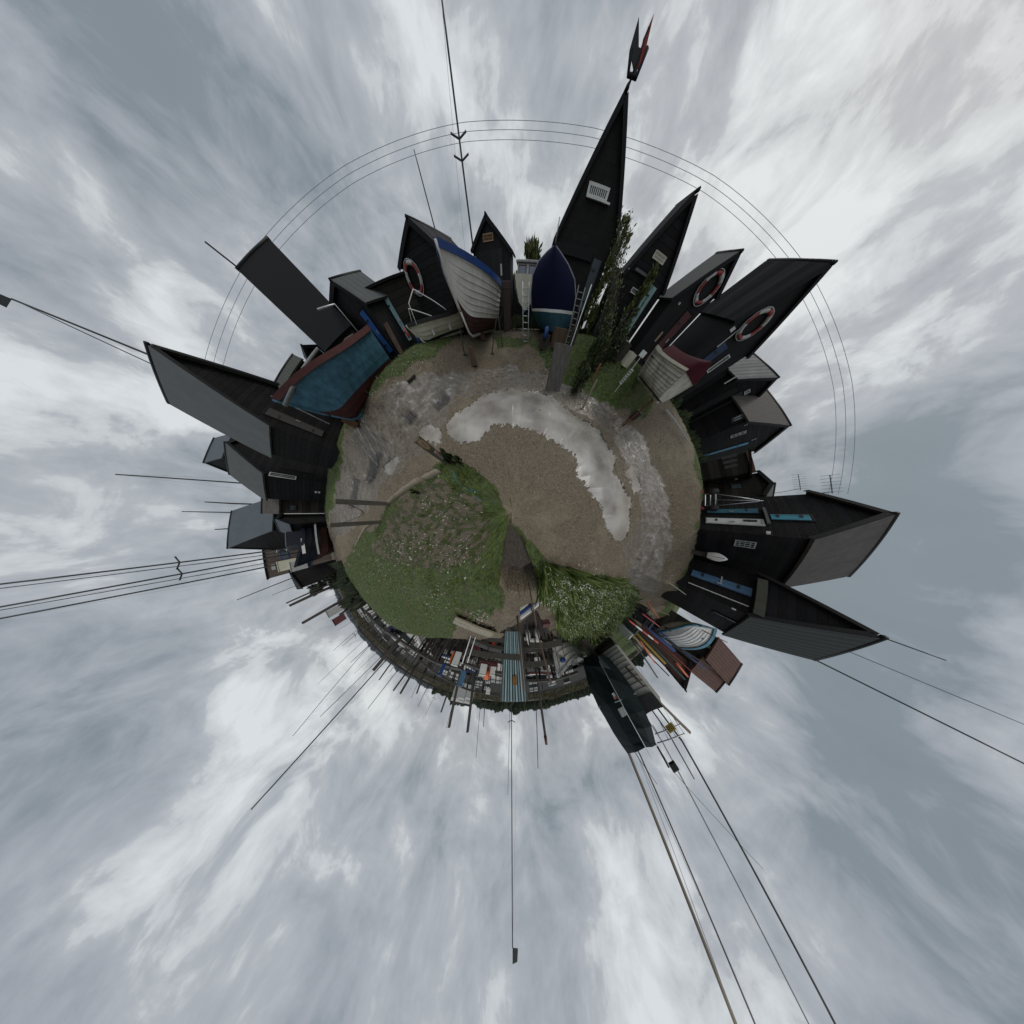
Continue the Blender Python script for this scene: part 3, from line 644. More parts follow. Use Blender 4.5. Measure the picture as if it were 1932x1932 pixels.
def boat(name, label, Lb, B, Dp, loc, yaw, pitch=0, roll=0, top=WDIRTY, bottom=REDAF, sheerm=BLUEG, wl=.4, clinker=9, sheer_w=.12, group=None, flat=False, cat='boat', fn=None, stem=True, open_=True, lap=.028, **kw):
    root = thing(name, label, cat, loc, (roll, pitch, yaw), group)
    pt = fn or hull_fn(Lb, B, Dp, **kw)
    NS = 30; us = []
    for k in range(clinker):
        us += [(k/clinker, 1), ((k+1)/clinker-.002, 0)]
    def mk(u0, u1):
        m = MB()
        rows = [(u, o) for u, o in us if u0-1e-6 <= u <= u1+1e-6]
        for sd in (1, -1):
            vs = []
            for i_ in range(NS+1):
                t_ = i_/NS
                for u, o in rows:
                    p = pt(t_, u); p.y = sd*(p.y+o*lap*min(1, (1-t_)*6)+.004); vs.append(p)
            nr = len(rows)
            m.add(vs, [(i_*nr+k, (i_+1)*nr+k, (i_+1)*nr+k+1, i_*nr+k+1) for i_ in range(NS) for k in range(nr-1)], False)
        # transom
        l = [pt(0, u) for u, o in rows]; r_ = [Vector((p.x, -p.y, p.z)) for p in l]
        m.add(l+r_, [(k, k+1, len(l)+k+1, len(l)+k) for k in range(len(l)-1)])
        return m
    kw_ = round(wl*clinker)/clinker
    if kw_ > 0: mk(0, kw_).build('hull_bottom', bottom, root)
    mk(kw_, 1).build('hull', top, root)
    m = MB()
    for sd in (1, -1):
        pts = []
        for i_ in range(NS+1):
            p = pt(i_/NS, 1); pts.append((p.x, sd*(p.y+.02), p.z))
        for i_ in range(NS):
            a, b_ = Vector(pts[i_]), Vector(pts[i_+1])
            o = Vector((0, sd*.02, 0)); dz = Vector((0, 0, sheer_w))
            m.add([a-dz, b_-dz, b_+Vector((0, 0, .03)), a+Vector((0, 0, .03)), a-dz+o, b_-dz+o, b_+o+Vector((0, 0, .03)), a+o+Vector((0, 0, .03))],
                  [(0, 1, 2, 3), (7, 6, 5, 4), (0, 4, 5, 1), (2, 6, 7, 3)])
    m.build('gunwale', sheerm, root)
    if stem:
        m = MB(); m.tube([pt(1, u)+Vector((.03, 0, 0)) for u in np.linspace(0, 1, 8)], .045, 6)
        m.tube([pt(t_, 0)-Vector((0, 0, .03)) for t_ in np.linspace(0, 1, 12)], .05, 6); m.build('stem', sheerm if wl < .05 else top, root)
    if open_:
        m = MB()   # inner deck a little below the sheer
        vs = []
        for i_ in range(NS+1):
            p = pt(i_/NS, .86); vs += [(p.x, p.y, p.z), (p.x, -p.y, p.z)]
        m.add(vs, [(2*i_, 2*i_+1, 2*i_+3, 2*i_+2) for i_ in range(NS)]); m.build('deck', WOOD, root)
        for t_ in (.3, .55):
            p = pt(t_, .92); MB().box((p.x, 0, p.z), (.2, 2*p.y, .03)).build('thwart', WOOD, root)
    return root, pt
def place(px, py, d): return P(px, py, d)
def plank(name, label, cat, a, b_, w, h, mat, group=None, up=Vector((0, 0, 1))):
    o = MB().beam(a, b_, w, h, up).build(name, mat, None, .01); return tag(o, label, cat, group)
def pole_between(name, label, cat, a, b_, r0, r1, mat, group=None, n=8):
    o = MB().tube([a, Vector(a).lerp(Vector(b_), .5), b_], [r0, (r0+r1)/2, r1], n).build(name, mat); return tag(o, label, cat, group)
YG = 'masts of the yachts around the harbour'
def mast(label, b, tp, d, r=.05, mat=MAST, spread=(), stays=2, hull=None, group=YG, dtop=None, sw=.5, name='mast', boom=False, burgee=False, stay_w=.006):
    p0 = P(b[0], b[1], d); p1 = P(tp[0], tp[1], dtop or d)
    zb = min(zg(p0.x, p0.y), p0.z-.05)
    if zg(p0.x, p0.y) < -1: zb = -1.05
    root = thing(name, label, 'mast', (p0.x, p0.y, zb), group=group); o = Vector((p0.x, p0.y, zb))
    q0 = Vector((0, 0, 0)); qm = p0-o; q1 = p1-o
    pts = [q0] + [qm.lerp(q1, k/6) for k in range(7)]
    MB().tube(pts, [r*1.05]*2 + [r*(1-.35*k/6) for k in range(1, 7)], 8).build('spar', mat, root)
    tang = Vector((-math.sin(math.atan2(p0.y, p0.x)), math.cos(math.atan2(p0.y, p0.x)), 0))
    for f_ in spread:
        c = qm.lerp(q1, f_); m = MB()
        m.tube([c-tang*sw+Vector((0, 0, .12)), c, c+tang*sw+Vector((0, 0, .12))], r*.55, 6); m.build('spreader', mat, root)
    if stays:
        m = MB()
        for k in range(stays):
            sg = (-1)**k; m.tube([q1, tang*sg*(1.0+.35*k)], stay_w, 4, smooth=False)
        m.build('stay', WIRE, root)
    if burgee:
        m = MB(); m.prism([q1, q1+tang*.35+Vector((0, 0, .02)), q1+tang*.3+Vector((0, 0, .3)), q1+Vector((0, 0, .35))], tang.cross(Vector((0, 0, 1)))*.01); m.build('burgee', MAST, root)
    return root
def foliage(c, size, n, leaf, shape=None, seed=0, up=.3):
    r = np.random.default_rng(seed); vs = []; fs = []
    k = 0
    cl = r.normal(0, .38, (max(4, n//60), 3))
    while k < n:
        q = cl[r.integers(len(cl))]+r.normal(0, .17, 3)
        if shape and not shape(q): continue
        if abs(q).max() > 1.1: k += 0; continue
        p = Vector(c)+Vector((q[0]*size[0], q[1]*size[1], q[2]*size[2]))
        a = Vector(r.normal(0, 1, 3)); a.z = abs(a.z)*up+a.z*.3; a.normalize(); b = a.orthogonal().normalized()
        l = leaf*r.uniform(.6, 1.4); w = l*.38
        v = len(vs); vs += [p-a*l*.5, p+b*w, p+a*l*.5, p-b*w]; fs.append((v, v+1, v+2, v+3)); k += 1
    return vs, fs
# ------------------------------------------------------------------ the ring of huts, clockwise from the left
HG = 'black fishermens huts around the yard'
# far grey-roofed shed, left
h = Hut('boat_shed', 'long black shed with a big plain slate-grey roof behind a smaller shed', (534, 1000, 27), (500, 938, 29), (439, 975, 3.6), 7, TAR, R_SLATE, 'eave', group=HG, backz=3.2)
h.strip((560, 985), (548, 985), 3.2, TRIM, 'gutter')
# brown-roofed low shed
h = Hut('store_shed', 'low dark shed with a mottled brown roof and a white corner post', (528, 968, 21), (527, 933, 21), (499, 950, 1.2), 2.6, TARB, R_BROWN, 'eave', group=HG)
h.sign((599, 933), (592, 933), .3, WHITE, rows=1, seed=3)
h.strip((612, 968), (536, 970), .07, WHITE, 'corner_post')
h.window((560, 958), (545, 958), .5, frame=TRIM)
h = Hut('lean_to', 'tiny black lean-to at the left end of the brown-roofed shed', (545, 988, 21), (540, 970, 21.5), (522, 979), 2.5, TARV, R_SLATE, group=HG)
# L3b behind
h = Hut('hut', 'blue-grey roofed hut peeping out behind two nearer black huts on the left', (430, 866, 26), (430, 818, 27), (402, 842, 1.8), 4, TAR, R_SLATE, 'eave', group=HG)
# L2
h = Hut('hut', 'wide black hut with a two-pane window and white slatted panel', (496, 893, 18.5), (489, 818, 21), (430, 838), 3.4, TAR, R_GREY, rb=(438, 893), group=HG)
h.window((550, 856), (519, 856), .78, frame=TRIM, mid=1, t_=.05, glass=M('pale_glass', (.24, .31, .31), .25, .35, 5, spec=.8))
h.window((560, 899), (506, 898), .42, frame=WHITE, mid=1, face='F', t_=.04, label='tall narrow white-framed window')
h.strip((598, 888), (524, 892), .06, TRIM, 'corner_board')
h.sign((604, 929), (594, 928), .22, WHITE, rows=1, face='L', seed=8)
# L3
h = Hut('hut', 'tall black hut with a long light grey roof rising to a sharp peak', (504, 803, 14), (517, 727, 16.2), (290, 661), 2.1, TAR, M('light_grey_roof', (.095, .103, .100), .75, .2, 1.5, 'corr', 3, .01, .25, axis='Y'), rb=(325, 756), group=HG, front_over=.2)
h.door((610, 818), (503, 777), .55, M('dull_brown_planks', (.035, .030, .028), .7, .3, 3, 'boards', 9, .01, .3, axis='X'))
h.strip((622, 800), (510, 748), .05, STEEL, 'drain_pipe')
# green roofed
h = Hut('hut', 'moss-green corrugated roof with spiked ridge seen over the big blue and red boat', (514, 742, 19), (585, 690, 19), (553, 678, 1.6), 3.2, TAR, R_MOSS, 'eave', group=HG)
h = Hut('hut', 'small steep black hut behind the blue and red boat', (588, 690, 17), (626, 655, 17.5), (574, 656), 2.2, TAR, R_GREY, group=HG)
# H1 tall slab
h = Hut('net_loft', 'tall narrow black hut whose steep dark roof leans away like a slab', (622, 668, 13.2), (652, 606, 13.2), (508, 462, 3.3), 5.4, TARV, M('plain_black_roof', (.0055, .0055, .0065), .85, .6, 1.5, spec=.2), 'eave', group=HG)
m = MB(); m.tube([h.loc(h.world((-.9, 3.3, h.az)))+Vector((0, 0, 0)), (-1.02, 3.3, h.az+.75)], .035, 6); m.build('finial', TRIM, h.root)
# H1b
h = Hut('hut', 'black hut with pale ribbed roof and bright blue door beside the slab-like loft', (628, 602, 14.8), (689, 571, 12.8), (632, 533), 3.0, TARV, R_GREY, rb=(679, 519), group=HG)
h.door((738, 665), (684, 585), .40, BLUE, label='bright blue plank door')
# H2
h = Hut('hut', 'flat-topped brown plank hut with a pale teal door strip', (690, 552, 13.2), (768, 519, 13.6), None, 3.0, TARB, R_FELT, 'flat', group=HG)
h.door((774, 642), (722, 560), .36, LTEAL, label='pale teal plank door')
# H3
h = Hut('hut', 'steep black hut carrying a life ring, behind the big white clinker boat', (757, 502, 13.6), (828, 470, 12.6), (773, 419), 3.2, TAR, R_FELT, rb=(850, 458), group=HG)
life_ring(h, (783, 525), .36, 'F', 'red and white life ring on the steep hut behind the white clinker boat', .5)
# H4
h = Hut('hut', 'small black hut with an orange plaque in its gable, right of the white clinker boat', (893, 471, 16.5), (963, 473, 15.4), (917, 411), 3.2, TARV, R_FELT, rb=(927, 415), group=HG)
h.sign((921, 456), (921, 440), .62, AMBER, rows=2, border=BRASS, seed=5, name='plaque')
u0, u1, z0, z1 = h.rect(930, 580, 930, 470, 1.5); h.slab(u0, u1, z0, z1, .03, out=.004).build('door', M('dark_opening', (.004, .004, .004), .7, .3, 3, 'boards', 5, .02, .4), h.root)  # near-black slab paints the dark open front below the plaque
h.strip((897, 500), (897, 484), .18, PLATE, 'notice')
h.strip((946, 520), (946, 498), .10, STEEL, 'door_bar')
# H5
h = Hut('hut', 'tallest black hut, shingled, with a barred white attic window and a weather vane', (1049, 450, 13.0), (1163, 447, 13.4), (1177, 186), 3.6, SHIN, R_FELT, group=HG, over=.08)
w_ = h.window((1128, 379), (1128, 347), .86, frame=WHITE, mid=10, t_=.06, glass=INK, label='white framed attic window with close upright bars')
h.strip((1128, 381), (1128, 376), 1.0, WHITE, 'window_sill', th=.10)
h.strip((1085, 486), (1080, 462), 1.9, TRIM, 'fascia_board', th=.08)
h.door((1103, 590), (1118, 486), .42, M('slate_door', (.045, .06, .07), .6, .3, 3), label='slate grey door')
pk = Vector((h.ax, -.1, h.az)); m = MB()
q = h.hit(1221, 60); m.tube([pk, (q[0], -.1, q[1])], .03, 6)
m.build('finial_pole', TRIM, h.root)
a = h.hit(1190, 150); v_ = MB(); v_.tube([(a[0]-.22, -.1, a[1]+.22), (a[0]-.12, -.1, a[1]), (a[0]+.12, -.1, a[1]), (a[0]+.2, -.1, a[1]+.3)], .045, 6); v_.build('vane_scroll', TRIM, h.root)
a = h.hit(1200, 108); b_ = h.hit(1219, 60)
v_ = MB(); v_.prism([(a[0]-.22, -.12, a[1]+.28), (a[0]-.24, -.12, a[1]), (a[0]+.05, -.12, a[1]-.18), (a[0]+.12, -.12, a[1]-.25), (a[0]+.1, -.12, a[1]+.05), (a[0]-.02, -.12, a[1]+.05)], (0, .03, 0)); v_.build('weather_vane', BLACK, h.root)
v_ = MB(); v_.prism([(a[0]+.1, -.12, a[1]-.15), (a[0]+.2, -.12, a[1]-.05), (b_[0]+.05, -.12, b_[1]+.12), (b_[0]-.04, -.12, b_[1]-.1)], (0, .03, 0)); v_.build('vane_flag', M('dark_red_flag', (.28, .04, .03), .8, .3, 6), h.root)
# H6
h = Hut('hut', 'steep black hut with a cream board and a pale teal door beside tall shrub', (1180, 514, 12.6), (1251, 550, 13.4), (1308, 371), 3.4, TAR, R_FELT, rb=(1289, 377), group=HG, over=.1)
h.sign((1240, 494), (1248, 478), .60, CREAM, rows=2, seed=9, ink=M('faded_ink', (.22, .22, .17), .8, .2, 8), border=CREAM)
h.strip((1215, 522), (1217, 516), 1.1, M('grey_drift_pole', (.10, .10, .105), .7, .3, 4), 'driftwood_pole', th=.08)
h.door((1183, 622), (1233, 540), .36, LTEAL, label='pale teal plank door')
h.window((1196, 556), (1200, 545), .45, frame=WHITE, mid=1, t_=.02)
# H7
h = Hut('hut', 'black hut with a dark red door strip and a life ring in its gable', (1270, 563, 12.8), (1352, 558, 13.6), (1388, 482), 3.0, TARV, M('plain_grey_green_roof', (.060, .062, .055), .75, .2, 2), rb=(1359, 478), group=HG, over=.1)
h.door((1218, 683), (1300, 591), .40, MAROON, label='tall maroon door')
life_ring(h, (1334, 544), .34, 'F', 'faded red and white life ring high in the gable above the maroon door', .3)
h.strip((1281, 577), (1281, 568), .10, PLATE, 'number_plate')
h.strip((1236, 645), (1249, 625), .08, BRASS, 'oar_blade')
# H8
h = Hut('hut', 'big black hut with broad dark roof, deep blue door and a life ring', (1392, 604, 13.4), (1413, 668, 12.8), (1558, 503), 4.2, TARV, R_FELT, rb=(1447, 499), group=HG, over=.12)
h.door((1281, 720), (1370, 650), .42, M('deep_blue_paint', (.012, .035, .085), .5, .25, 3, 'boards', 9, .01, .3), label='deep blue door')
life_ring(h, (1420, 612), .36, 'F', 'red and white life ring with a blue centre rope above the deep blue door', 0)
h.window((1334, 702), (1376, 670), .22, frame=WHITE, mid=0, t_=.03, glass=M('dim_glass', (.08, .09, .085), .25, .3, 5), label='slim white framed window')
h.strip((1352, 654), (1440, 585), .03, WHITE, 'flag_pole')
h.strip((1377, 625), (1386, 617), .16, WHITE, 'name_plate')
# H9
h = Hut('hut', 'small black gabled hut with a dark green door and a square white number board', (1391, 716, 16.5), (1407, 770, 14.5), (1461, 713), 3.6, TAR, R_GREY, rb=(1413, 668), group=HG)
h.door((1302, 790), (1400, 743), .42, GREEN, label='dark green door')
h.sign((1404, 741), (1415, 737), .36, WHITE, rows=3, border=WHITE, seed=21, name='number_board')
h.strip((1366, 723), (1390, 710), .06, WHITE, 'drain_pipe'); h.strip((1382, 770), (1402, 760), .09, TRIM, 'bracket')
# H10
h = Hut('hut', 'black gabled hut with a bright sky-blue door and a grey notice board, mid right', (1411, 795, 16.5), (1424, 851, 15.2), (1484, 802), 3.6, TAR, R_BROWN, rb=(1442, 739), group=HG)
h.door((1320, 862), (1411, 835), .36, SKYB, label='bright sky-blue door')
h.sign((1378, 824), (1408, 814), .42, PLATE, rows=3, border=PLATE, seed=33, ink=M('dull_ink', (.16, .16, .15), .8, .2, 8), name='notice_board')
h.window((1379, 792), (1402, 786), .62, frame=TRIM, mid=1)
h.sign((1418, 829), (1426, 829), .14, PLATE, rows=1, seed=35, name='number_plate')
h.sign((1404, 802), (1410, 801), .14, PLATE, rows=1, seed=36, name='number_plate')
# H11
h = Hut('hut', 'flat-roofed dark shed with a rusty red-brown fascia, between two black huts', (1412, 852, 16.4), (1412, 892, 16.0), None, 3.0, TARB, R_FELT, 'flat', group=HG)
h.strip((1412, 872), (1421, 872), 1.5, SOIL, 'fascia', th=.10)
for k in range(3): h.strip((1360+k*3, 862+k*9), (1392, 862+k*9), .22, M('faded_board', (.06, .055, .055), .8, .3, 4), 'pinned_board')
# H12
h = Hut('hut', 'low dark hut with a mossy roof strip, tucked beside the two-storey loft', (1430, 892, 17.5), (1442, 935, 15.5), (1455, 915), 2.6, TARB, M('mossy_strip', (.045, .048, .04), .9, .4, 4), group=HG, over=.1)
h.strip((1345, 905), (1375, 905), .5, M('dusty_glass', (.05, .055, .06), .3, .4, 5), 'shutter'); h.strip((1385, 903), (1392, 903), .3, WHITE, 'label_board')
h.strip((1380, 918), (1398, 918), .45, M('grey_teal_board', (.06, .08, .085), .6, .3, 5), 'shutter')
# H13
h = Hut('sail_loft', 'tall two-storey black loft with teal shutters, white door and brown roof', (1527, 932, 13.4), (1535, 1018, 12.2), (1674, 974), 2.4, TAR, R_BROWN, rb=(1593, 1081), group=HG, over=.12)
h.door((1333, 984), (1435, 984), .36, WHITE, frame=WHITE, label='white panelled door with a dark glass pane')
h.strip((1402, 984), (1428, 984), .16, INK, 'door_pane', th=.055)
h.door((1334, 965), (1430, 965), .36, TEAL, label='lower teal door')
h.door((1454, 977), (1528, 977), .36, M('bright_teal_paint', (.03, .21, .28), .5, .25, 3, 'boards', 9, .01, .3), frame=TRIM, label='upper teal loading shutter', handle=False)
h.strip((1336, 961), (1345, 961), .2, ORANGE, 'notice', th=.06)
h.strip((1442, 975), (1448, 975), 1.2, M('steel_lintel', (.10, .10, .105), .5, .2, 4), 'lintel', th=.12)
h.strip((1445, 1007), (1453, 1007), .10, WHITE, 'wall_lamp', th=.1)
h.window((1385, 1026), (1427, 1026), .42, face='R', frame=PLATE, mid=2, midh=3, t_=.03, label='small paned side window')
LOFT = h
# H14
h = Hut('hut', 'large black hut with a steel-blue door, white pole and heavy mossy lintel', (1436, 1088, 11.6), (1420, 1163, 10.8), (1647, 1200), 2.3, TAR, R_GREEN, rb=(1532, 1240), group=HG, over=.12)
h.door((1305, 1080), (1418, 1120), .42, STEELB, label='steel-blue door with a pale rail')
h.strip((1359, 1095), (1362, 1096), .42, PLATE, 'door_rail', th=.06)
h.strip((1298, 1100), (1412, 1144), .035, WHITE, 'white_pole')
h.strip((1424, 1125), (1444, 1132), 1.75, M('mossy_beam', (.060, .062, .045), .85, .4, 3), 'lintel', th=.16)
h.window((1345, 1153), (1394, 1178), .30, face='R', frame=TRIM, mid=0, midh=1, glass=M('grey_pane', (.05, .06, .07), .25, .2, 4), label='grey side window')
h.strip((1380, 1148), (1388, 1151), .05, WHITE, 'bracket', face='F')
# H15, H16 : brick-red sheds beyond
h = Hut('shed', 'large shed with a rust-red sheet roof patched in grey, beyond the steel-blue door hut', (1330, 1238, 19), (1300, 1262, 19), (1378, 1262, 2.6), 6, TARB, R_RUST, 'eave', group='sheds at the far end of the yard')
h2 = Hut('shed', 'rust-red roofed shed filling the gap behind the black weatherboarded hut', (1357, 1206, 19), (1328, 1240, 18.6), (1392, 1254, 3), 6, TARB, R_RUST, 'eave', group='sheds at the far end of the yard')
h2.strip((1325, 1230), (1352, 1212), .25, M('lichen_board', (.17, .20, .14), .8, .3, 5), 'fascia')
h = Hut('shed', 'small brown brick shed with a pointed gable at the far end of the yard', (1302, 1252, 17), (1262, 1266, 17), (1290, 1299), 4, BRICK, R_RUST, group='sheds at the far end of the yard')

# tarred board fences closing the gaps between the huts
for k, (a, b_, tz, lb) in enumerate((((1168, 505, 15.2), (1190, 525, 15.2), .0, 'black board fence between the tallest hut and the steep hut'), ((1238, 600, 15.5), (1282, 596, 15.5), 0, 'black board fence between the steep hut and the maroon-door hut'), ((1318, 625, 15.5), (1350, 600, 15.5), 0, 'black board fence behind the burgundy covered dinghy'),
     ((735, 565, 16), (770, 560, 16), 0, 'black board fence behind the pale open boat'), ((858, 540, 18), (895, 530, 18), 0, 'black board fence behind the white clinker boat'), ((962, 540, 19), (1055, 530, 19), 0, 'long black board fence behind the cream boat and the navy covered boat'),
     ((1368, 695, 17), (1395, 730, 17), 0, 'black board fence beside the small gabled hut'), ((1385, 760, 17.5), (1392, 800, 17.5), 0, 'black board fence between the green and the sky-blue doors'), ((1400, 868, 18), (1410, 930, 18), 0, 'black board fence behind the flat-roofed shed'),
     ((585, 720, 15.5), (560, 700, 15.5), 0, 'black board fence behind the worn blue boat'), ((520, 905, 22), (520, 830, 23), 0, 'black board fence behind the two-pane window hut'), ((1375, 1075, 13), (1385, 1050, 13.2), 0, 'black board fence between the loft and the hut with the mossy lintel'))):
    p0, p1 = P(*a), P(*b_)
    if azim(*a[:2]) < azim(*b_[:2]): p0, p1 = p1, p0
    ht = (p0.z+p1.z)/2; g0 = min(zg(p0.x, p0.y), zg(p1.x, p1.y)); o = Vector((p0.x, p0.y, g0)); root = thing('board_fence', lb, 'fence', o, group='tarred fences between the huts')
    d = Vector((p1.x-p0.x, p1.y-p0.y, 0)); n_ = Vector((-d.y, d.x, 0)).normalized()*.03; root.rotation_euler = (0, 0, math.atan2(d.y, d.x)); ln = d.length
    MB().box((ln/2, 0, (ht-g0)/2-.1), (ln+.5, .05, ht-g0+.2)).build('boards', TARV, root)
    MB().box((ln/2, 0, ht-g0+.02), (ln+.55, .09, .05)).build('capping_rail', TRIM, root)
# ------------------------------------------------------------------ boats ashore
def xy(px, py, d): 
    a = azim(px, py); return Vector((d*math.cos(a), d*math.sin(a), 0))
def boat2(name, label, bow, stern, zk, B, Dp, **kw):
    a = xy(*bow); b_ = xy(*stern); c = (a+b_)/2; d = a-b_
    return boat(name, label, d.length, B, Dp, (c.x, c.y, zk), math.atan2(d.y, d.x), **kw)
def block(label, p, s, mat=WOODD, rz=0, group='timber blocks under the boats', name='timber_block'):
    o = MB().box((0, 0, s[2]/2), s, jit=.012).build(name, mat, None, .012); o.location = p; o.rotation_euler = (0, 0, rz)
    return tag(o, label, 'block', group)
def onto(px, py, d):
    v = xy(px, py, d); v.z = zg(v.x, v.y); return v
W, ptW = boat2('clinker_boat', 'big white clinker boat with blue gunwale and dull red bottom, bow on', (836, 480, 9.9), (925, 560, 14.2), 1.22, 2.45, 1.25, rise=.62, wl=.33, clinker=12, sheer_w=.13, bowpow=2.1, vee=.5)
p = onto(888, 660, 10.2); block('squared brown timber block under the bow of the white clinker boat', p, (.32, .36, .52), WOODB, .3)
p = onto(912, 650, 12); block('low timber block under the keel of the white clinker boat', p, (.3, .5, .30), WOODB, .3)
for k, (a, b_) in enumerate((((872, 655), (868, 618)), ((925, 645), (938, 592)), ((948, 642), (940, 600)), ((905, 640), (912, 612)))):
    p = onto(a[0], a[1], 10.6+k*.5); q = P(b_[0], b_[1], 10.6+k*.5)
    r_ = thing('boat_prop', ['first dark prop, nearest the bow', 'dark prop under the wide quarter', 'dark prop nearest the ladder', 'short dark prop beneath the keel'][k]+' of the white clinker boat', 'prop', p, group='props around the white clinker boat')
    MB().tube([(0, 0, 0), q-p], .028, 6).build('strut', WOODD, r_); MB().box((0, 0, .02), (.26, .12, .04)).build('foot', WOODD, r_)
# small white open boat with a dark rubber rim, left of it
r_, pt = boat2('dinghy', 'small pale open boat with a black rim on the grass verge', (772, 612, 11.2), (872, 616, 12.4), 1.38, 1.2, .5, top=CREAM, bottom=TEALAF, sheerm=BLACK, wl=.25, clinker=5, sheer_w=.07, rise=.12)
m = MB(); m.tube([(1.3, .4, .5), (1.15, .35, 1.0), (.6, .2, 1.25), (-.2, .1, .9), (-.6, .4, .6)], .018, 6); m.tube([(1.3, -.4, .5), (1.1, -.2, .95), (.0, .1, .5)], .018, 6); m.build('hoop_frame', WHITE, r_)
for k, px in enumerate(((797, 610), (830, 600))):
    p = pt(.35+.35*(1-k), .5); MB().box((p.x, p.y+.03, p.z+.05), (.10, .05, .32)).build('fender', WHITE, r_)
p = onto(811, 652, 11.6); block('small white crate on the grass below the pale open boat', p, (.22, .2, .16), WHITE, .2, None, 'crate')
p = onto(779, 648, 11.9); o = MB().tube([(0, 0, 0), (0, 0, .12), (0, 0, .2), (0, 0, .34)], [.05, .07, .05, .01], 8).build('marker_buoy', RED); o.location = p+Vector((0, 0, .28)); tag(o, 'little red marker buoy by the pale teal door strip', 'buoy')
p = onto(792, 646, 11.7); o = MB().tube([(0, 0, 0), (0, 0, .05), (0, 0, .25), (0, 0, .32)], [.07, .10, .10, .03], 10).build('fuel_can', BLUEG); o.location = p; tag(o, 'small blue can standing in front of the pale open boat', 'can')
# leaning brown board left of teal door
plank('leaning_board', 'warped brown board leaning by the pale teal door strip', 'board', onto(758, 668, 12), P(727, 610, 12.4), .26, .05, WOODB)
# blue covered boat, bow on
def shell(name, label, rows, back, mats, cat='boat'):
    """rows = list of (left, centre, right) world points going up; back = vector behind"""
    root = thing(name, label, cat, (rows[0][1].x, rows[0][1].y, zg(rows[0][1].x, rows[0][1].y))); o = Vector(root.location)
    for nm, mt, i0, i1, cols in mats:
        vs = []; fs = []; nc = len(cols)
        for i_ in range(i0, i1+1):
            for c_ in cols: vs.append(rows[i_][c_]-o if c_ < 9 else None)
        for i_ in range(i1-i0):
            for k in range(nc-1): fs.append((i_*nc+k, i_*nc+k+1, (i_+1)*nc+k+1, (i_+1)*nc+k))
        MB().add(vs, fs, True).build(nm, mt, root)
    return root, o
rows = []
for (l, c, r_), (dl, dc) in zip((((1022, 622), (1042, 626), (1066, 628)), ((1010, 606), (1040, 612), (1075, 612)), ((1004, 587), (1040, 590), (1080, 594)), ((1003, 582), (1040, 584), (1082, 588)), ((1002, 552), (1042, 552), (1086, 560)), ((1005, 520), (1044, 518), (1084, 528)), ((1016, 494), (1045, 490), (1072, 500)), ((1032, 476), (1046, 471), (1058, 478)), ((1044, 466), (1047, 465), (1049, 466))), ((12.0, 11.6),)*9):
    L_, C_, R_ = P(*l, dl), P(*c, dc), P(*r_, dl)
    bk = Vector((C_.x, C_.y, 0)).normalized()*4.4
    LL, RR = P(*l, dl).lerp(C_, .0), R_
    rows.append([L_+bk*.95+Vector((0, 0, -.12 if len(rows) > 3 else 0)), L_+bk*.3+(L_-C_)*.10, L_, L_.lerp(C_, .55)-bk.normalized()*.22, C_-bk.normalized()*.02, R_.lerp(C_, .55)-bk.normalized()*.22, R_, R_+bk*.3+(R_-C_)*.10, R_+bk*.95+Vector((0, 0, -.12 if len(rows) > 3 else 0))])
for k in range(len(rows)):
    rows[k][4] = rows[k][4]-Vector((rows[k][4].x, rows[k][4].y, 0)).normalized()*.30
class _R: pass
root = thing('covered_boat', 'boat under a pointed navy cover with white rubbing strip and teal bottom', 'boat', (rows[0][4].x, rows[0][4].y, zg(rows[0][4].x, rows[0][4].y))); o = Vector(root.location)
def sheet(rows, i0, i1, nm, mt, root, o, smooth=True, closeback=True):
    nc = len(rows[0]); vs = [q-o for r_ in rows[i0:i1+1] for q in r_]
    fs = [(i_*nc+k, i_*nc+k+1, (i_+1)*nc+k+1, (i_+1)*nc+k) for i_ in range(i1-i0) for k in range(nc-1)]
    if closeback: fs += [((i_+1)*nc, i_*nc, i_*nc+nc-1, (i_+1)*nc+nc-1) for i_ in range(i1-i0)]
    return MB().add(vs, fs, smooth).build(nm, mt, root)
sheet(rows, 0, 2, 'hull_bottom', TEALAF, root, o); sheet(rows, 2, 3, 'rubbing_strip', WHITE, root, o); sheet(rows, 3, 8, 'cover', NAVY, root, o)
m = MB(); m.tube([r_[2]-o for r_ in rows[3:]] + [r_[6]-o for r_ in rows[3:][::-1]], .03, 6); m.build('cover_hem', M('grey_hem', (.16, .17, .20), .6, .2, 8), root)
MB().tube([rows[8][4]-o, rows[8][4]-o+Vector((0, 0, .45))], .02, 6).build('bow_staff', STEEL, root)
for k, (a, s) in enumerate(((( 1028, 640), (.55, .4, .42)), ((1050, 650), (.7, .5, .55)), ((1078, 640), (.4, .4, .5)))):
    p = onto(a[0], a[1], 11.3); block(['left dark block', 'broad middle block', 'right dark block'][k]+' under the navy covered boat', p, s, WOODB if k == 1 else WOODD, .2)
p = onto(1031, 626, 11.0); p.z += .42; o_ = MB().tube([(0, 0, 0), (0, 0, .1), (0, 0, .3), (0, 0, .36)], [.06, .13, .13, .05], 10).build('buoy', BLUEG); o_.location = p; tag(o_, 'small blue buoy on the block under the navy covered boat', 'buoy')
